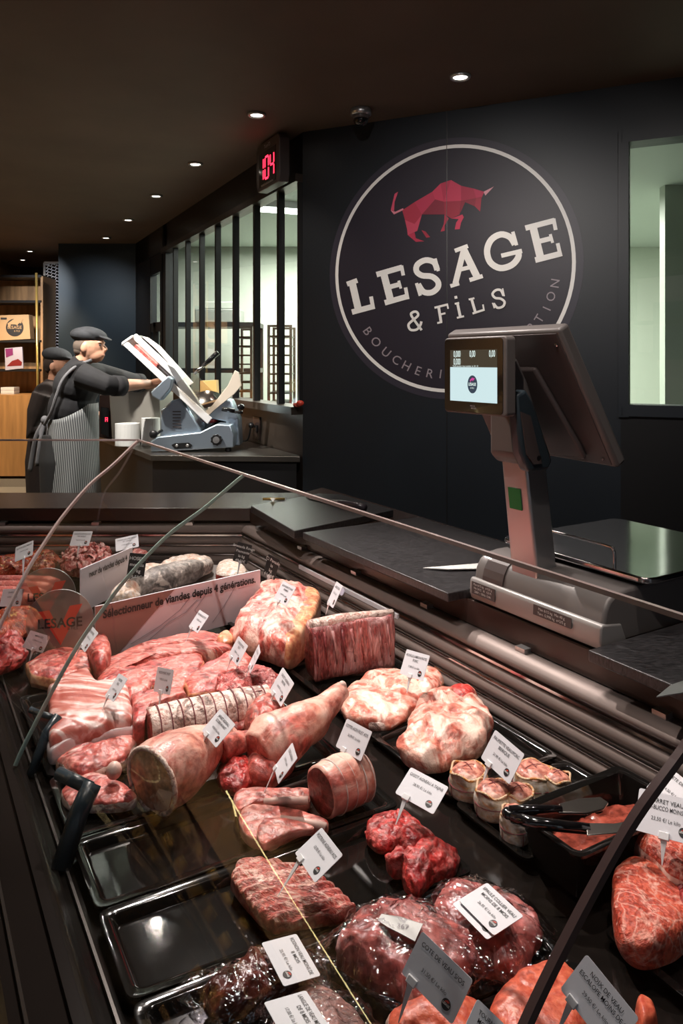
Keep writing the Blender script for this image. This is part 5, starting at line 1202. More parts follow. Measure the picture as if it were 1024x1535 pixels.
# veal shank pieces
meat('veal_shank', 'large round orange-pink veal shank disc with white veins beside the dark joint strip', 'veal', [(917, 1348), (924, 1318), (946, 1303), (975, 1306), (1005, 1325), (1036, 1365), (1034, 1402), (1005, 1428), (965, 1437), (935, 1420), (920, 1388)], .055, [M['ossored'], M['ossored']], base=.748, amp=.004, sc=14, p=4.5)
meat('veal_shank', 'thick veal shank slice leaning behind the round disc', 'veal', [(950, 1262), (975, 1252), (1010, 1265), (1050, 1290), (1075, 1330), (1045, 1352), (1005, 1338), (980, 1312), (958, 1295)], .075, [M['ossored'], M['fatty']], amp=.004, sc=14, p=3.5, edge=1.2)
meat('veal_shank', 'pale edged veal shank slice under the shank price card', 'veal', [(958, 1238), (1000, 1240), (1060, 1262), (1080, 1290), (1040, 1288), (985, 1268), (962, 1256)], .075, [M['veal'], M['bacon']], amp=.004, p=4, edge=1.0)
meat('veal_shank', 'red veal shank piece at the picture edge behind the round disc', 'veal', [(1012, 1345), (1040, 1342), (1080, 1370), (1080, 1420), (1040, 1400), (1020, 1375)], .06, M['beef'], amp=.004, p=3)
# pork loin slices
g = None
meat('pork_loin', 'long pork tenderloin strip lying right against the printed banner', 'pork', [(150, 1000), (178, 985), (215, 970), (260, 960), (300, 951), (328, 953), (332, 964), (300, 972), (250, 979), (205, 994), (172, 1006)], .048, M['porkstripe'], amp=.004, p=2.4)
meat('pork_loin', 'second long pork strip, between the tenderloin and the big loin steak', 'pork', [(146, 1018), (180, 996), (225, 981), (280, 972), (340, 969), (346, 980), (300, 990), (235, 1000), (185, 1014), (156, 1028)], .056, M['porkstripe'], amp=.004, p=2.6)
meat('pork_chop', 'broad flat pork loin steak with a white fat rim behind the upright card', 'pork', [(165, 1030), (190, 1008), (240, 993), (300, 988), (308, 1003), (292, 1027), (268, 1050), (246, 1054), (228, 1038), (205, 1030), (180, 1040)], .045, [M['pork'], M['rind']], amp=.003, p=7, edge=1.15, sharp=True)
meat('pork_chop', 'curved pork steak with fat seam between the belly and the broad loin steak', 'pork', [(140, 1045), (165, 1020), (188, 1008), (215, 1014), (232, 1026), (222, 1048), (196, 1064), (165, 1056)], .050, [M['pork'], M['fatm']], amp=.004, p=5, edge=1.3)
meat('pork_chop', 'thick pork loin chop with orange rind facing the tied roast', 'pork', [(276, 1032), (302, 1012), (345, 988), (366, 985), (378, 998), (372, 1016), (345, 1022), (326, 1036), (322, 1052), (282, 1054)], .055, [M['pork'], M['rind']], amp=.003, p=6, edge=1.1, sharp=True)
meat('pork_chop', 'small orange pork piece at the end of the long pork strips', 'pork', [(326, 962), (340, 955), (350, 964), (346, 974), (330, 975)], .05, M['rind'], amp=.002, p=4)
meat('pork_joint', 'red pork joint tied in netting behind the leaning card pair', 'pork', [(324, 1032), (340, 1018), (378, 1008), (410, 1014), (424, 1028), (410, 1042), (372, 1048), (330, 1052)], .062, M['netted'], amp=.007, sc=55, p=2.8)
# belly and block
Bl = meat('pork_belly', 'slab of pork belly with white and red layers beside the front glass', 'pork belly', [(72, 1045), (100, 1028), (130, 1018), (145, 1038), (165, 1036), (192, 1045), (198, 1072), (198, 1096), (150, 1106), (105, 1116), (76, 1126), (73, 1085)], .070, M['belly'], amp=.004, sc=18, p=6, sharp=True)
lump('fat_layer', [(75, 1110), (115, 1102), (160, 1096), (201, 1088), (202, 1104), (155, 1114), (110, 1124), (74, 1136)], .045, mat('belly_fat', (.80, .68, .68), .3, var=.08, vs=20, coat=.3), parent=Bl, p=5, amp=.002)
meat('pork_block', 'square pork block with pale fat top between belly and tied roast', 'pork', [(196, 1062), (240, 1052), (276, 1050), (280, 1062), (248, 1074), (222, 1084), (216, 1106), (200, 1108)], .070, [M['pork'], M['pork']], amp=.002, p=8, sharp=True)
ax0, ax1 = D(224, 1092, .787), D(402, 1052, .787)
t = loft('pork_roast', [ax0, ax0.lerp(ax1, .35), ax0.lerp(ax1, .7), ax1], [(.041, .040), (.043, .042), (.042, .041), (.036, .036)], [M['bacon'] if False else M['fatm'], M['pork']], amp=.002, sc=24, p=2.1, flat=DZ)
tag(t, 'long white pork roast tied with many rings of dark string', 'pork roast')
b = MB()
for k in range(11):
    f = .06+.088*k; ring_around(b, ax0.lerp(ax1, f), ax1-ax0, .0445-.005*max(0, f-.7)/.3, .0438-.005*max(0, f-.7)/.3, .0013)
b.tube([ax0.lerp(ax1, f)+V((-.006, -.020, .036)) for f in (.02, .3, .6, .98)], .0012, 5); b.build('string', M['string'], t)
lump('lean_side', [(335, 1085), (365, 1068), (400, 1060), (408, 1072), (385, 1088), (345, 1100)], .035, M['pork'], parent=t, p=3, amp=.003)
# ham and lower left cuts
hp = [D(228, 1170, .808), D(258, 1150, .811), D(290, 1130, .806), D(320, 1113, .80), D(342, 1102, .795)]
t = loft('fresh_ham', hp, [(.062, .058), (.064, .058), (.052, .050), (.036, .036), (.024, .024)], [M['lambskin'], M['hamcut']], amp=.005, sc=18, flat=DZ)
b = MB(); hx = (hp[1]-hp[0]).normalized(); ring_around(b, hp[0]-hx*.001, hx, .061, .057, .005); b.build('fat_rim', M['fatm'], t, smooth=True)
tag(t, 'round fresh ham with its cut face towards the customer, beneath the leaning card', 'ham')
if 0: lump('cut_face', [(180, 1165), (190, 1138), (215, 1124), (245, 1130), (264, 1155), (262, 1185), (240, 1205), (205, 1205), (186, 1190)], .070, [M['veal'], M['lambskin']], parent=t, p=3, amp=.003, hfrac=.5)
meat('pork_cut', 'dark pork rib cut squeezed between the belly and the ham', 'pork', [(82, 1142), (110, 1128), (150, 1122), (200, 1108), (205, 1120), (185, 1145), (150, 1160), (122, 1168), (98, 1158)], .042, [M['pork'], M['fatm']], amp=.006, p=3, edge=1.35)
t = meat('pork_cut', 'flat pork cut with a pale skin edge at the bottom corner of the pile', 'pork', [(92, 1196), (104, 1176), (135, 1166), (165, 1170), (190, 1182), (205, 1200), (190, 1209), (150, 1212), (105, 1209)], .030, [M['pork'], M['fatm']], amp=.005, p=3, edge=1.4)
b = MB(); b.ell(D(171, 1155, .80), (.014, .014, .016)); b.build('knuckle_bone', M['bone'], t, smooth=True)
# lamb
lp = [D(514, 1033, .838), D(492, 1056, .826), D(455, 1086, .812), (D(412, 1112, .802)), D(385, 1128, .795)]
t = loft('leg_of_lamb', lp, [(.016, .017), (.026, .026), (.046, .042), (.060, .050), (.045, .040)], [M['lambskin'], M['lamb']], amp=.005, sc=16, flat=DZ)
tag(t, 'whole leg of lamb with the shank pointing to the scale', 'lamb leg')
lump('thigh_flesh', [(368, 1085), (385, 1062), (410, 1055), (428, 1068), (425, 1095), (400, 1120), (375, 1118)], .085, M['lamb'], parent=t, p=2.5, amp=.006)
b = MB(); b.ell(D(513, 1029, .846), (.010, .010, .012)); b.build('shank_bone', M['bone'], t, smooth=True)
meat('lamb_neck', 'bright red lamb neck piece in front of the leg', 'lamb', [(326, 1166), (332, 1148), (350, 1136), (370, 1140), (380, 1158), (375, 1176), (356, 1183), (336, 1179)], .042, M['beef'], amp=.007, sc=30, p=2.2)
meat('lamb_piece', 'pink lamb piece with white seams under the leg', 'lamb', [(368, 1160), (380, 1128), (410, 1120), (440, 1125), (440, 1142), (420, 1160), (395, 1172)], .055, M['lamb'], amp=.006, p=2.4)
t = loft('lamb_shank', [D(330, 1125, .80), D(352, 1115, .80), D(376, 1108, .80)], [(.024, .024), (.022, .022), (.018, .018)], [M['lamb'], M['beef']], amp=.003, sc=30)
tag(t, 'small lamb shank between the ham and the leg', 'lamb')
def chop(px, bone, label):
    t = meat('lamb_chop', label, 'lamb chop', px, .026, [M['lamb'], M['lambskin']], 'lamb rib chops on the tray', amp=.0025, p=6, edge=1.25)
    b = MB(); b.tube([D(*p, DZ+.024) for p in bone], [.006, .0065, .007], 8); b.build('rib_bone', M['bone'], t, smooth=True)
chop([(350, 1203), (358, 1192), (380, 1188), (420, 1190), (463, 1190), (466, 1200), (460, 1211), (425, 1213), (395, 1212), (372, 1217), (357, 1222)], [(395, 1202), (430, 1200), (462, 1200)], 'lamb chop closest to the lamb leg, with the white card peg')
chop([(358, 1232), (370, 1217), (400, 1215), (440, 1220), (475, 1230), (492, 1238), (488, 1247), (455, 1249), (424, 1262), (400, 1270), (376, 1264), (362, 1250)], [(420, 1228), (455, 1232), (488, 1240)], 'lamb chop closest to the breast of ribs')
meat('lamb_chop', 'lamb chop lying over the front chop, showing its smooth pink eye', 'lamb chop', [(385, 1250), (395, 1232), (425, 1230), (462, 1238), (470, 1246), (440, 1252), (415, 1262), (395, 1270)], .014, [M['lamb'], M['lambskin']], base=DZ+.020, amp=.002, p=5, edge=1.25)
a0, a1 = D(482, 1187, .790), D(541, 1160, .790)
t = loft('lamb_roast', [a0, a0.lerp(a1, .5), a1], [(.043, .043), (.046, .045), (.042, .041)], [M['lambskin'], M['lambdark']], amp=.003, sc=20, flat=DZ)
tag(t, 'short round lamb roast tied with string showing a dark red cut face', 'lamb roast')
b = MB()
for f in (.25, .5, .75, .95): ring_around(b, a0.lerp(a1, f), a1-a0, .0465, .046, .0012)
b.build('string', M['stringw'], t)
# lamb stew
meat('stew_meat', 'bright red stew meat piece nearest the tied lamb roast', 'stew meat', [(547, 1242), (560, 1226), (590, 1218), (616, 1226), (632, 1240), (628, 1258), (600, 1268), (572, 1272), (553, 1260)], .034, M['beef'], amp=.007, sc=28, p=2.2, n=120)
meat('stew_meat', 'bright red stew meat piece in the middle of the three', 'stew meat', [(595, 1262), (612, 1246), (636, 1246), (652, 1262), (645, 1278), (615, 1284), (598, 1278)], .048, M['beef'], amp=.007, sc=28, p=2.2)
meat('stew_meat', 'largest bright red stew meat piece, nearest the veal bags', 'stew meat', [(578, 1286), (600, 1274), (640, 1268), (670, 1272), (687, 1280), (682, 1302), (652, 1312), (628, 1333), (606, 1324), (598, 1302), (584, 1300)], .045, M['beef'], amp=.008, sc=28, p=2.2)
t = meat('lamb_breast', 'breast of lamb with parallel rib ridges below the tilted card', 'lamb breast', [(344, 1326), (352, 1306), (368, 1292), (400, 1296), (445, 1302), (488, 1326), (520, 1352), (535, 1368), (505, 1380), (455, 1388), (412, 1394), (388, 1380), (360, 1348)], .028, [M['rib'], M['lamb']], amp=.003, p=5, ridge=(R(112), .0165, .0032), edge=1.3, sharp=True)
# vacuum bags
def bag(name, label, content, filmpx, m, tk, extra=None, base=DZ, amp=.008):
    c = lump(name, content, tk, m, base=base, p=2.3, amp=amp, sc=26)
    tag(c, label, 'vacuum bag')
    fl = lump('plastic_film', filmpx, tk*1.12, M['film'], base=base+.001, parent=c, p=1.5, amp=.006, sc=34, n=110)
    # flat sealed margin
    b = MB(); pts = resample(smooth_pts([V((q.x, q.y, 0)) for q in [D(x, y, base+.012) for x, y in filmpx]], 8), 70); cc = sum(pts, V())/70
    o_ = [b.b.verts.new(V((p.x, p.y, base+.010+.004*math.sin(i*.9)))) for i, p in enumerate([cc+(p-cc)*1.04 for p in pts])]; i_ = [b.b.verts.new(V((p.x, p.y, base+.012))) for p in [cc+(p-cc)*.88 for p in pts]]
    for k in range(70): b.b.faces.new([o_[k], o_[(k+1) % 70], i_[(k+1) % 70], i_[k]])
    b.build('sealed_margin', M['film'], c, smooth=True)
    return c
bag('vacuum_bag', 'vacuum bag of brown kidneys under the tilted card', [(305, 1482), (340, 1455), (395, 1438), (450, 1440), (475, 1462), (450, 1488), (390, 1505), (330, 1516), (308, 1505)], [(268, 1478), (330, 1450), (400, 1425), (470, 1425), (492, 1455), (478, 1500), (400, 1520), (330, 1545), (295, 1520)], M['kidney'], .045)
c = bag('vacuum_bag', 'vacuum bag of rose veal with a blank white label strip', [(502, 1425), (520, 1392), (560, 1364), (610, 1354), (650, 1374), (690, 1400), (712, 1432), (690, 1470), (645, 1495), (600, 1482), (545, 1458)], [(478, 1418), (510, 1385), (550, 1352), (615, 1342), (660, 1362), (705, 1392), (728, 1440), (700, 1490), (650, 1525), (590, 1510), (520, 1460)], M['veal'], .058)
b = MB(); b.prism([D(566, 1380, .808), D(572, 1371, .810), D(600, 1375, .812), D(634, 1386, .812), D(622, 1412, .812), D(600, 1400, .812), (D(580, 1390, .812))], (0, 0, .001)); b.build('label_strip', M['paper'], c)
b = MB(); put2d(b, text2d('- 367', .011), lambda x, y: D(600, 1388, .814)+V((x*.95+y*.2, -x*.25+y, 0))); b.build('label_writing', M['greypaint'], c, recalc=False)
c = bag('vacuum_bag', 'vacuum bag of rose veal under the pair of flat price cards', [(655, 1368), (664, 1338), (690, 1327), (740, 1337), (788, 1368), (814, 1398), (800, 1422), (778, 1458), (740, 1454), (700, 1440), (676, 1410)], [(642, 1372), (655, 1332), (690, 1314), (750, 1326), (805, 1362), (850, 1430), (825, 1440), (790, 1482), (750, 1470), (690, 1455), (660, 1410)], M['veal'], .050)
bag('vacuum_bag', 'vacuum bag of pale tongue at the near end of the tray', [(445, 1492), (490, 1488), (525, 1515), (555, 1570), (500, 1620), (430, 1600), (410, 1540)], [(420, 1485), (500, 1474), (540, 1500), (580, 1570), (530, 1650), (410, 1630), (390, 1540)], M['tongue'], .045, amp=.003)
meat('veal_escalope', 'large flat salmon-coloured veal escalope with the tall card in front', 'veal', [(742, 1502), (768, 1478), (805, 1460), (838, 1450), (862, 1466), (880, 1500), (885, 1545), (840, 1600), (770, 1600), (738, 1545)], .052, M['orange'], amp=.003, p=3)
meat('veal_escalope', 'small salmon-coloured veal piece behind the tall card', 'veal', [(950, 1522), (962, 1510), (980, 1522), (985, 1550), (960, 1560)], .05, M['orange'], amp=.003, p=3)
meat('veal_cutlet', 'pink veal cutlet beneath the upright card with a white peg', 'veal', [(580, 1532), (615, 1512), (660, 1505), (712, 1510), (728, 1530), (715, 1570), (640, 1590), (590, 1570)], .045, [M['orange'], M['fatty']], amp=.005, p=3, edge=1.2)
# steak by the joint of the glass
meat('beef_steak', 'thick pale steak beside the round sign', 'steak', [(38, 1002), (60, 988), (100, 978), (140, 986), (150, 1000), (125, 1020), (82, 1030), (46, 1022)], .045, [M['pork'], M['rind']], amp=.004, p=5, edge=1.1, sharp=True)
meat('beef_steak', 'narrow red steak standing behind the pale one', 'steak', [(128, 968), (155, 964), (166, 982), (160, 1004), (145, 1008), (132, 990)], .075, M['pork'], amp=.004, p=4)

# ------------------------------------------------------------------ far run contents
def bowl(name, uv_c, rx, ry, h, label, base=.7365):
    b = MB(); b.prism([V((uv_c[0]+rx*math.cos(a), uv_c[1]+ry*math.sin(a), base)) for a in [2*math.pi*k/36 for k in range(36)]], (0, 0, h)); return tag(b.build(name, M['blackgloss'], bevel=.006), label, 'dish')
b = MB(); b.prism([(-1.16, 2.63, .737), (-.62, 2.63, .737), (-.60, 2.93, .737), (-1.14, 2.93, .737)], (0, 0, .045)); tag(b.build('display_dish', M['tray'], bevel=.01), 'black dish holding the minced meat', 'dish')
b = MB(); b.prism([(-1.9, 2.64, .737), (-1.18, 2.64, .737), (-1.18, 2.93, .737), (-1.9, 2.93, .737)], (0, 0, .025)); tag(b.build('display_dish', M['tray'], bevel=.01), 'black dish holding the marinated meat', 'dish')
b = MB(); b.prism([(-1.6, 2.34, .737), (-.95, 2.34, .737), (-.95, 2.62, .737), (-1.6, 2.62, .737)], (0, 0, .015)); tag(b.build('display_dish', M['tray'], bevel=.01), 'black dish under the row of sausages', 'dish')
for i, (px, py, r_) in enumerate([(108, 838, .055), (135, 832, .06), (155, 840, .045), (122, 824, .045), (142, 822, .04)]):
    pass
meat('minced_meat', 'heap of coarse pink minced meat on the black dish', 'minced meat', [(92, 845), (96, 832), (115, 822), (145, 822), (165, 832), (170, 844), (150, 852), (115, 854)], .085, M['mince'], base=.782, amp=.022, sc=42, p=2.1, n=120, rings=24)
meat('minced_meat', 'pink meat strips beyond the second banner', 'minced meat', [(160, 846), (190, 834), (215, 828), (222, 836), (200, 846), (172, 852)], .05, M['mince'], base=.782, amp=.010, sc=30)
for i, (cx, cy, w_, h_) in enumerate([(18, 850, 28, 11), (45, 845, 26, 10), (66, 839, 22, 8), (0, 858, 22, 8), (66, 852, 16, 7)]):
    meat('marinated_meat', 'red glazed marinated meat, '+['front heap', 'middle heap', 'rear heap with the mince behind it', 'outermost heap', 'low heap beside the sausages'][i], 'marinated meat', [(cx-w_, cy), (cx-w_*.5, cy-h_), (cx+w_*.5, cy-h_), (cx+w_, cy), (cx+w_*.5, cy+h_*.6), (cx-w_*.5, cy+h_*.6)], .05, M['kebab'], base=.765, amp=.014, sc=34)
b = MB()
for i in range(4):
    y = 2.58-.062*i; b = MB(); b.tube(smooth_pts([V((-1.50, y, .779)), V((-1.35, y-.008, .780)), V((-1.15, y+.004, .780)), V((-.985, y-.006, .779))], 4, False), [.018]+[.024]*11+[.016], 14)
    tag(b.build('sausage', M['sausage'], smooth=True), 'fresh pink sausage, %s of the row of four' % ['the rearmost', 'second from the back', 'third from the back', 'the frontmost'][i], 'sausage', 'row of fresh sausages')
for i, (pl, lb, m_) in enumerate([([(-10, 925), (20, 912), (50, 916), (62, 930), (45, 946), (10, 955), (-10, 950)], 'orange spiced meat heap beside the round sign', 'kebab'), ([(-10, 965), (15, 952), (35, 962), (38, 985), (15, 998), (-10, 1000)], 'dark red roast at the edge by the front glass', 'beef')]):
    meat('marinated_meat', lb, 'marinated meat', pl, .05, M[m_], amp=.010, sc=30)
# hams
tk = loft('dry_ham', [D(200, 884, .80), D(235, 872, .80), D(275, 858, .80), D(312, 848, .79)], [(.035, .035), (.052, .046), (.050, .042), (.022, .022)], [M['hamskin'], M['hamfat']], amp=.006, sc=16)
tag(tk, 'dark grey cured ham lying behind the printed banner', 'ham')
for i, (pl, lb) in enumerate([([(236, 856), (255, 842), (300, 838), (318, 842), (315, 852), (270, 860)], 'pale fatty bacon slab behind the grey ham'), ([(188, 884), (192, 866), (215, 852), (240, 850), (250, 862), (225, 876), (200, 892)], 'white ham fat piece at the tip of the grey ham'), ([(165, 895), (185, 880), (205, 884), (208, 896), (190, 902)], 'pale ham slices at the end of the banner')]):
    meat('ham_piece', lb, 'ham', pl, .06, M['hamfat'], amp=.007, sc=22, base=.76)
t = meat('ham_chunk', 'ham chunk with dark red cut and golden fat near the corner', 'ham', [(325, 872), (328, 856), (345, 850), (362, 856), (370, 870), (350, 876)], .075, [M['hamfat'], M['hamred']], amp=.003, p=5, edge=1.25, base=.745)
b = MB(); b.prism([V((-.82, 2.50, .737)), V((-.35, 2.50, .737)), V((-.33, 2.90, .737)), V((-.56, 2.93, .737))], (0, 0, .012)); tag(b.build('display_dish', mat('grey_dish', (.30, .28, .27), .4), bevel=.004), 'pale grey board under the hams', 'board')

# ------------------------------------------------------------------ banners and round signs
def banner(p0, p1, z0, z1, label, text, tsize, split=None, tx=0, ty=0, sq=.8, off=.003):
    p0, p1 = V(p0), V(p1); d = (p1-p0); L_ = d.length; d.normalize(); n = V((d.y, -d.x, 0))
    t = thing('printed_banner', (p0+p1)/2+V((0, 0, z0)), label, 'sign')
    b = MB(); b.prism([p0+V((0, 0, z0)), p1+V((0, 0, z0)), p1+V((0, 0, z1)), p0+V((0, 0, z1))], -n*.005); b.build('panel', M['marble'], t)
    if split:
        b = MB(); pts = [p0+V((0, 0, z0)), p0+d*split[0]+V((0, 0, z0)), p0+d*split[1]+V((0, 0, z1)), p0+V((0, 0, z1))]
        b.prism([q+n*.0012 for q in pts], -n*.001); b.build('rose_area', M['rosebrown'], t)
    b = MB(); vs, fs = text2d(text, tsize, .03)
    put2d(b, (vs, fs), lambda x, y: p0+d*(L_/2+tx+x*sq)+V((0, 0, z1+ty+y*1.25))+n*off); b.build('slogan', M['ink'], t, recalc=False)
    return t, d, n
bn, bd, bnn = banner((-.66, 1.985, 0), (-.256, 2.335, 0), .748, .893, "marbled banner reading Sélectionneur de viandes depuis 4 générations", 'Sélectionneur de viandes depuis 4 générations.', .0245, (.06, .235), .0, -.026, 1.07)
b = MB()   # grey marble veins
for pts in ([(.10, .02), (.19, .05), (.25, .08), (.29, .115)], [(.14, .01), (.22, .055), (.27, .07), (.31, .10)], [(.36, .02), (.40, .06), (.44, .11)], [(.33, .03), (.30, .07), (.34, .11)]):
    put2d(b, strokes2d([(pts, .002)]), lambda x, y: V((-.66, 1.985, 0))+bd*x+V((0, 0, .748+y))+bnn*.0016)
b.build('marble_vein', mat('vein_grey', (.36, .33, .38), .4), bn, recalc=False)
banner((-.83, 2.36, 0), (-.745, 2.64, 0), .748, .888, 'second marbled banner standing before the minced meat, partly hidden', 'neur de viandes depuis 4', .022, None, .0, -.028, .98)
def disc(c, r, label, full):
    c = V(c); t = thing('round_sign', c-V((0, 0, r)), label, 'sign')
    vdir = (V((0, 0, EYE))-c); ax = V((vdir.x*.6, vdir.y, 0)).normalized(); s = V((0, 0, 1)).cross(ax).normalized(); n = ax
    P = lambda x, y, o=0: c+s*x+V((0, 0, y))+n*o
    b = MB(); b.prism([P(r*math.cos(a), r*math.sin(a)) for a in [2*math.pi*k/48 for k in range(48)]], -n*.004); b.build('clear_disc', M['tint'], t)
    b = MB(); k = r/.24
    vp = [(-.155, .10), (-.085, .105), (-.045, .01), (.075, .125), (.165, .125), (.01, -.205)] if False else [(-.15, .085), (-.075, .092), (-.005, -.055), (.07, .115), (.16, .125), (.005, -.175)]
    vs = [b.b.verts.new(P(x*k, y*k, .001)) for x, y in vp]; b.b.faces.new(vs); b.build('red_v', M['signred'], t, recalc=False)
    b = MB(); put2d(b, text2d('LESAGE', .10*k, .02), lambda x, y: P(x*.95, y-.01*k, .002)); put2d(b, text2d('& FILS', .03*k), lambda x, y: P(x+.09*k, y-.055*k, .002)); b.build('shop_name', M['ink'], t, recalc=False)
disc(AT(90, 932, 1.98), .086, 'clear round sign with a red V and the shop name at the banner end', True)
disc(AT(70, 893, 2.36), .088, 'second clear round sign behind the first, its red V half hidden', True)

# ------------------------------------------------------------------ price cards
POSE = {"far_left": [-0.9466, 2.2073, 0.985, 0.8923, -0.2414, 0.3816, -0.1881, 0.5695, 0.8002, 0.8382], "mince": [-0.9182, 2.611, 0.9264, 0.9658, -0.2516, 0.0624, 0.0887, 0.5469, 0.8325, 0.963], "far_mid": [-0.7691, 2.6551, 0.9004, 0.9652, 0.1939, 0.1753, -0.2613, 0.7311, 0.6302, 1.0043], "shoulder": [-0.153, 1.9926, 0.9269, 0.5154, -0.8566, 0.0244, 0.4691, 0.3059, 0.8285, 0.9678], "rack": [-0.0179, 1.964, 0.9323, 0.191, -0.9709, 0.1445, 0.421, 0.214, 0.8815, 1.1095], "loin1": [-0.3828, 1.9843, 0.8541, 0.4989, -0.8633, 0.0765, 0.5186, 0.3681, 0.7717, 0.9294], "loin2": [-0.2495, 1.7835, 0.8534, 0.4328, -0.9015, 0.0052, 0.4606, 0.2261, 0.8583, 0.9202], "edge": [-0.2041, 1.7364, 0.8535, 0.1552, -0.9825, 0.1028, 0.445, 0.1624, 0.8807, 0.9215], "leg": [-0.1257, 1.5591, 0.8659, 0.3796, -0.9229, -0.0643, 0.5075, 0.1496, 0.8486, 0.9526], "slices": [0.1641, 1.6626, 0.8695, 0.5776, -0.8058, 0.1306, 0.3258, 0.3743, 0.8682, 0.9945], "steak": [-0.6349, 1.8558, 0.8558, 0.5086, -0.8594, 0.0525, 0.5144, 0.3521, 0.7819, 0.9515], "belly": [-0.4753, 1.562, 0.863, 0.5065, -0.8394, 0.1971, 0.4622, 0.4573, 0.7598, 0.9155], "block": [-0.384, 1.5973, 0.8617, 0.662, -0.7216, 0.2026, 0.1035, 0.3557, 0.9289, 0.8989], "jarret": [-0.2283, 1.372, 0.8719, 0.5192, -0.8546, -0.0058, 0.647, 0.3886, 0.656, 0.9023], "chops": [-0.1, 1.3201, 0.835, 0.1811, -0.9744, 0.1331, 0.6228, 0.2184, 0.7513, 0.9385], "cotes": [0.0223, 1.3622, 0.8553, 0.5987, -0.7986, 0.0617, 0.4121, 0.3732, 0.8312, 0.9446], "gigot": [0.1322, 1.2205, 0.8439, 0.7804, -0.6161, -0.1064, 0.5823, 0.6544, 0.4824, 0.9249], "poitrine": [-0.0336, 1.0766, 0.8341, 0.4343, -0.9, 0.0362, 0.7684, 0.3912, 0.5064, 0.9266], "paupiette": [0.2846, 1.3121, 0.8508, 0.4404, -0.8937, -0.086, 0.5131, 0.172, 0.8409, 1.0086], "epaule": [0.2006, 0.9975, 0.8141, 0.4772, -0.8786, 0.0187, 0.869, 0.475, 0.1384, 0.925], "cote": [0.1094, 0.8523, 0.8423, 0.7297, -0.6162, -0.2963, 0.5077, 0.1981, 0.8385, 0.9034], "tourn": [0.158, 0.7781, 0.8344, 0.7762, -0.2319, -0.5863, 0.5895, 0.5966, 0.5445, 0.767], "noix": [0.2804, 0.8078, 0.8499, 0.5649, -0.7159, -0.4104, 0.6449, 0.0728, 0.7608, 0.8699], "osso": [0.4809, 1.0963, 0.8772, 0.764, -0.634, 0.1198, 0.3709, 0.5835, 0.7225, 1.0727], "tete": [0.5529, 1.2248, 0.838, 0.4571, -0.8698, -0.186, 0.7686, 0.2811, 0.5747, 0.9769], "rognon": [-0.0644, 0.9324, 0.798, 0.467, -0.8839, -0.0268, 0.8762, 0.4666, -0.1211, 0.9076], "langue": [-0.0504, 0.8401, 0.8071, 0.4225, -0.8901, 0.1709, 0.9064, 0.4143, -0.0826, 0.9642]}
def card(pose, lines, label, W=.08, H_=.055, peg=(-.22, .045), black=False, small=False, pegdir=.35):
    c = V(pose[:3]); X = V(pose[3:6]); Yv = V(pose[6:9]); k = pose[9]; N = X.cross(Yv); W, H_ = W*k, H_*k
    t = thing('chalk_sign' if black else 'price_card', c-Yv*H_/2, label, 'chalk sign' if black else 'price card')
    P = lambda x, y, o=0: c+X*x+Yv*y+N*o
    pts = []; r_ = .003
    for cx, cy, a0 in ((W/2-r_, H_/2-r_, 0), (-W/2+r_, H_/2-r_, 90), (-W/2+r_, -H_/2+r_, 180), (W/2-r_, -H_/2+r_, 270)):
        for i in range(4): a = R(a0+30*i); pts.append(P(cx+r_*math.cos(a), cy+r_*math.sin(a), 0))
    b = MB(); b.prism(pts, -N*.0008); b.build('card', M['slateSign'] if black else M['white'], t)
    b = MB()
    if black:
        for i, s in enumerate(lines): put2d(b, text2d(s, .015*k*1.05, .012), lambda x, y: P(x*.95, H_*(.30-.24*i)+y, .0006))
    else:
        n = len(lines)-1
        for i, s in enumerate(lines):
            price = i == n; sz = (.0066 if price else .0078)*k
            y0 = H_*(.30-.16*i) if not price else H_*(.30-.16*n-.10)
            vf = text2d(s, sz, .0 if price else .004); wx = (max(x for x, _ in vf[0])-min(x for x, _ in vf[0])) if vf[0] else 0
            fx = min(.92, W*.86/wx) if wx else .92
            put2d(b, vf, lambda x, y: P(x*fx, y+y0, .0006))
    b.build('lettering', M['chalk'] if black else M['ink'], t, recalc=False)
    if not black:
        lc = (W*.30, -H_*.28); rr = .0062*k
        b = MB(); b.prism([P(lc[0]+rr*math.cos(a), lc[1]+rr*math.sin(a), .0007) for a in [2*math.pi*q/24 for q in range(24)]], -N*.0003); lg = b.build('round_logo', M['ink'], t)
        b = MB(); put2d(b, text2d('LESAGE', .0036*k, .02), lambda x, y: P(lc[0]+x*.85, lc[1]+y, .0010)); b.build('logo_name', M['whitepaint'], lg, recalc=False)
        b = MB(); put2d(b, ([((x-450)*.000018, (320-y)*.000018) for x, y in bs], [list(range(len(bs)))]), lambda x, y: P(lc[0]+x, lc[1]+y+.0028, .0010)); b.build('logo_bull', M['signred'], lg, recalc=False)
    px_, ln = peg
    if ln:
        q = P(px_*W, -H_/2, 0); dn = (-Yv*(1-pegdir)+V((0, 0, -1))*pegdir).normalized()
        mt = Matrix((X, Yv, N)).transposed()
        b = MB(); b.box(P(px_*W, -H_/2+.002, .0005), (.014*k, .010*k, .0045), mt); b.build('clip', M['plastic'], t, bevel=.001)
        b = MB(); sX = X
        e = q+dn*ln; wd = .0045*k
        A = [b.b.verts.new(v) for v in (q-sX*wd-N*.001, q+sX*wd-N*.001, q+sX*wd+N*.001, q-sX*wd+N*.001)]; tip = [b.b.verts.new(v) for v in (e-sX*.0006, e+sX*.0006)]
        b.b.faces.new(A); b.b.faces.new([A[0], A[3], tip[0]]); b.b.faces.new([A[1], A[2], tip[1]][::-1]); b.b.faces.new([A[0], A[1], tip[1], tip[0]][::-1]); b.b.faces.new([A[3], A[2], tip[1], tip[0]])
        b.build('peg', M['plastic'], t)
    return t
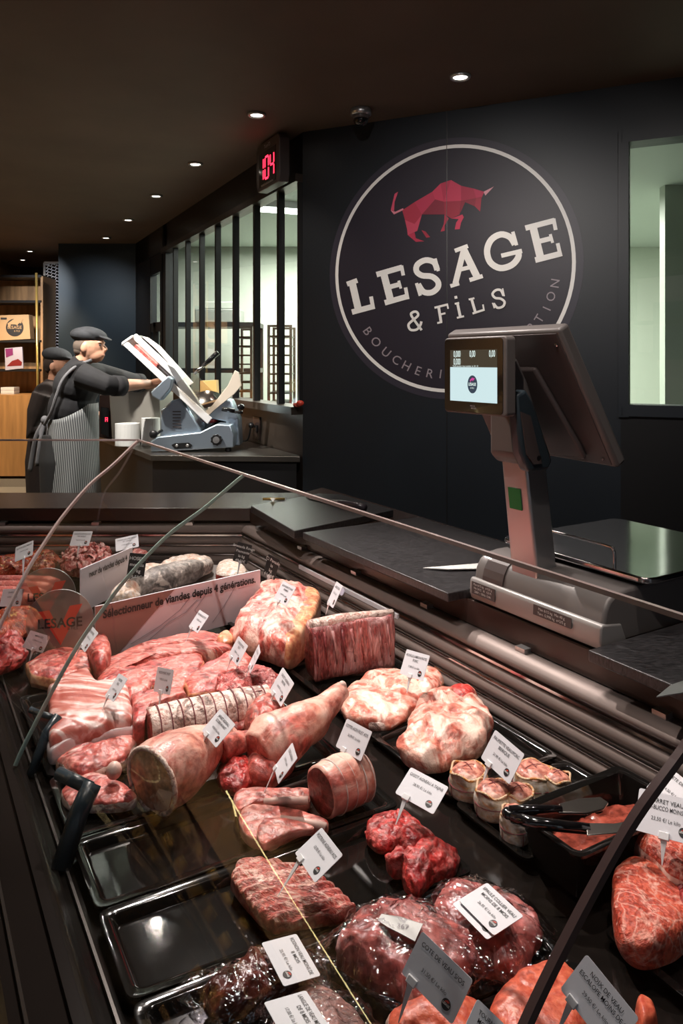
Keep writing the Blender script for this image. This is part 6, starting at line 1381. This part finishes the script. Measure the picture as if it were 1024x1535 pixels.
CARDS = [('far_left', ['SAUTE DE BOEUF MARINE', '19,90 €/ Le kilo'], 'price card above the marinated meat', (0, .06)),
 ('mince', ['STEAK HACHE FACON BOUCHERE', 'PUR BOEUF', '18,90 €/ Le kilo'], 'price card standing behind the minced meat', (0, .04)),
 ('far_mid', ['VIANDE HACHEE BOEUF', 'ET VEAU', '17,90 €/ Le kilo'], 'wide price card above the second banner', (0, .04)),
 ('shoulder', ['ROTI PORC ECHINE', 'FERMIER', '14,95 €/ Le kilo'], 'price card on top of the big pork shoulder joint', (-.1, .02)),
 ('rack', ['CARRE DE VEAU', '32,50 €/ Le kilo'], 'narrow turned price card above the rib rack', (-.2, .03)),
 ('loin1', ['FILET MIGNON DE PORC', '21,50 €/ Le kilo'], 'price card in front of the printed banner on the long pork strip', (-.2, .04)),
 ('loin2', ['COTE DE PORC', 'FILET', '13,90 €/ Le kilo'], 'price card above the thick loin chop with orange rind', (-.2, .03)),
 ('edge', ['ROTI ORLOFF', '15,90 €/ Le kilo'], 'price card seen almost edge-on, stuck in the netted pork joint', (-.2, .035)),
 ('leg', ['GIGOT AGNEAU', 'ENTIER', '24,90 €/ Le kilo'], 'price card between tied pork roast and lamb leg', (-.2, .035)),
 ('slices', ['ROUELLE JAMBON PATTE', 'PORC', '10,90 €/ Le kilo'], 'price card stuck in the fatty shoulder slice', (-.05, .035)),
 ('steak', ['ECHINE PORC', '12,50 €/ Le kilo'], 'price card above the thick steaks beside the round sign', (-.2, .03)),
 ('belly', ['POITRINE', 'PORC', '11,90 €/ Le kilo'], 'price card stuck in the pork belly', (-.2, .035)),
 ('block', ['ROTI PORC FILET', '13,90 €/ Le kilo'], 'grey shaded price card on the square pork block', (-.05, .04)),
 ('jarret', ['JARRET AGNEAU', 'SOURIS AVANT', '19,90 €/ Le kilo'], 'price card leaning above the fresh ham and tied roast', (-.2, .035)),
 ('chops', ['COTES AGNEAU', '31,90 €/ Le kilo'], 'turned price card on the lamb chop near the leg', (-.35, .055)),
 ('cotes', ['COTES AGN FILET ADS', '36,90 €/ Le kilo'], 'price card on the short tied lamb roast', (-.18, .035)),
 ('gigot', ['GIGOT AGNEAU A TAJINE', '28,90 €/ Le kilo'], 'price card above the red stew meat', (-.22, .04)),
 ('poitrine', ['POITRINE AGNEAU AOS', '13,90 €/ Le kilo'], 'price card stuck in the breast of lamb ribs', (-.25, .055)),
 ('paupiette', ['PAUPIETTE VEAU/PORC', 'IBERIQUE', '21,90 €/ Le kilo'], 'price card in the bacon wrapped veal parcels', (-.22, .035)),
 ('epaule', ['EPAULE COLLIER VEAU', 'MOINS DE 8 MOIS', '26,95 €/ Le kilo'], 'price card lying flat on the vacuum bag nearest the tray corner', (0, 0)),
 ('cote', ['COTE DE VEAU S/OS', '', '31,50 €/ Le kilo'], 'large upright price card reading Cote de veau', (-.30, .045)),
 ('tourn', ['TOURNEDOS VEAU', 'MOINS DE 8 MOIS', '39,90 €/ Le kilo'], 'price card cut off by the lower frame, reading Tournedos', (-.3, .03)),
 ('noix', ['NOIX DE VEAU', 'ESCALOPE MOINS DE 8', '29,50 €/ Le kilo'], 'large price card reading Noix de veau escalope', (-.28, .04)),
 ('osso', ['JARRET VEAU', 'OSSO-BUCCO MOINS DE 8', '23,50 €/ Le kilo'], 'price card reading Jarret veau osso-bucco above the shank slices', (-.0, .035)),
 ('tete', ['TETE DE VEAU', '', '14,50 €/ Le kilo'], 'grey shaded price card behind the osso-bucco card', (0, .05)),
 ('rognon', ['ROGNON VEAU MOINS DE', '8 MOIS', '25,95 €/ Le kilo'], 'price card lying on the bag of kidneys', (0, 0)),
 ('langue', ['LANGUE DE VEAU MOINS', 'DE 8 MOIS', '17,00 €/ Le kilo'], 'price card lying on the bag of pale tongue', (0, 0))]
for key, lines, lb, peg in CARDS: card(POSE[key], lines, lb, peg=peg)
p2 = list(POSE['epaule']); q = V(p2[:3])-V(p2[3:6])*.004-V(p2[6:9])*.008-V((0, 0, .004)); p2[:3] = list(q)
card(p2, [' '], 'blank looking price card slipped under the flat one on the veal bag', peg=(0, 0))
def facing(px, py, Y, roll, yaw, k=1.0, lean=0):
    c = AT(px, py, Y); X = V((math.cos(R(yaw)), math.sin(R(yaw)), 0)); Z = V((0, 0, 1)); rl = R(roll)
    Xr = X*math.cos(rl)-Z*math.sin(rl); Yr = X*math.sin(rl)+Z*math.cos(rl)
    return [*c, *Xr, *Yr, k]
card(facing(205, 849, 2.45, 8, 10, 1), ['HOSEIN', 'mozella', 'le kg', '69,50€'], 'black chalk sign at the joint of the two banners', W=.056, H_=.085, peg=(0, 0.03), black=True)
card(facing(363.5, 829, 2.55, 16, 5, .82), ['Bresaola Rouge', 'Piemonte', 'le kg', '49,50€'], 'black chalk sign above the ham chunk, by the steel louvres', W=.062, H_=.082, peg=(0, .06), black=True)
card(facing(407, 850, 2.42, 18, -30, .95), ['Ci Panade', 'le', 'kg', '61,50€'], 'black chalk sign behind the big pork shoulder joint', W=.05, H_=.075, peg=(0, .05), black=True)
card(facing(18, 896, 2.2, 15, 60, .9), ['CHIPOLATA', '14,90 €/ Le kilo'], 'narrow turned price card among the sausages', peg=(0, .04))
card(facing(55, 962, 1.95, 30, 50, .8), ['MERGUEZ', '15,90 €/ Le kilo'], 'narrow turned price card behind the round sign', peg=(0, .03))
# round grey sticker on the back panel
p = UV(1.95, 1.175, .842)
b = MB(); b.lathe(p, [(.011, 0), (.011, .002)], V((-.8, -.5, .3))); tag(b.build('round_sticker', M['logoedge'] if False else mat('lilac_sticker', (.5, .5, .62), .4)), 'small pale round sticker on the louvres behind the rib rack', 'sticker')

for o in bpy.data.objects:
    if '_o' in o: del o['_o']
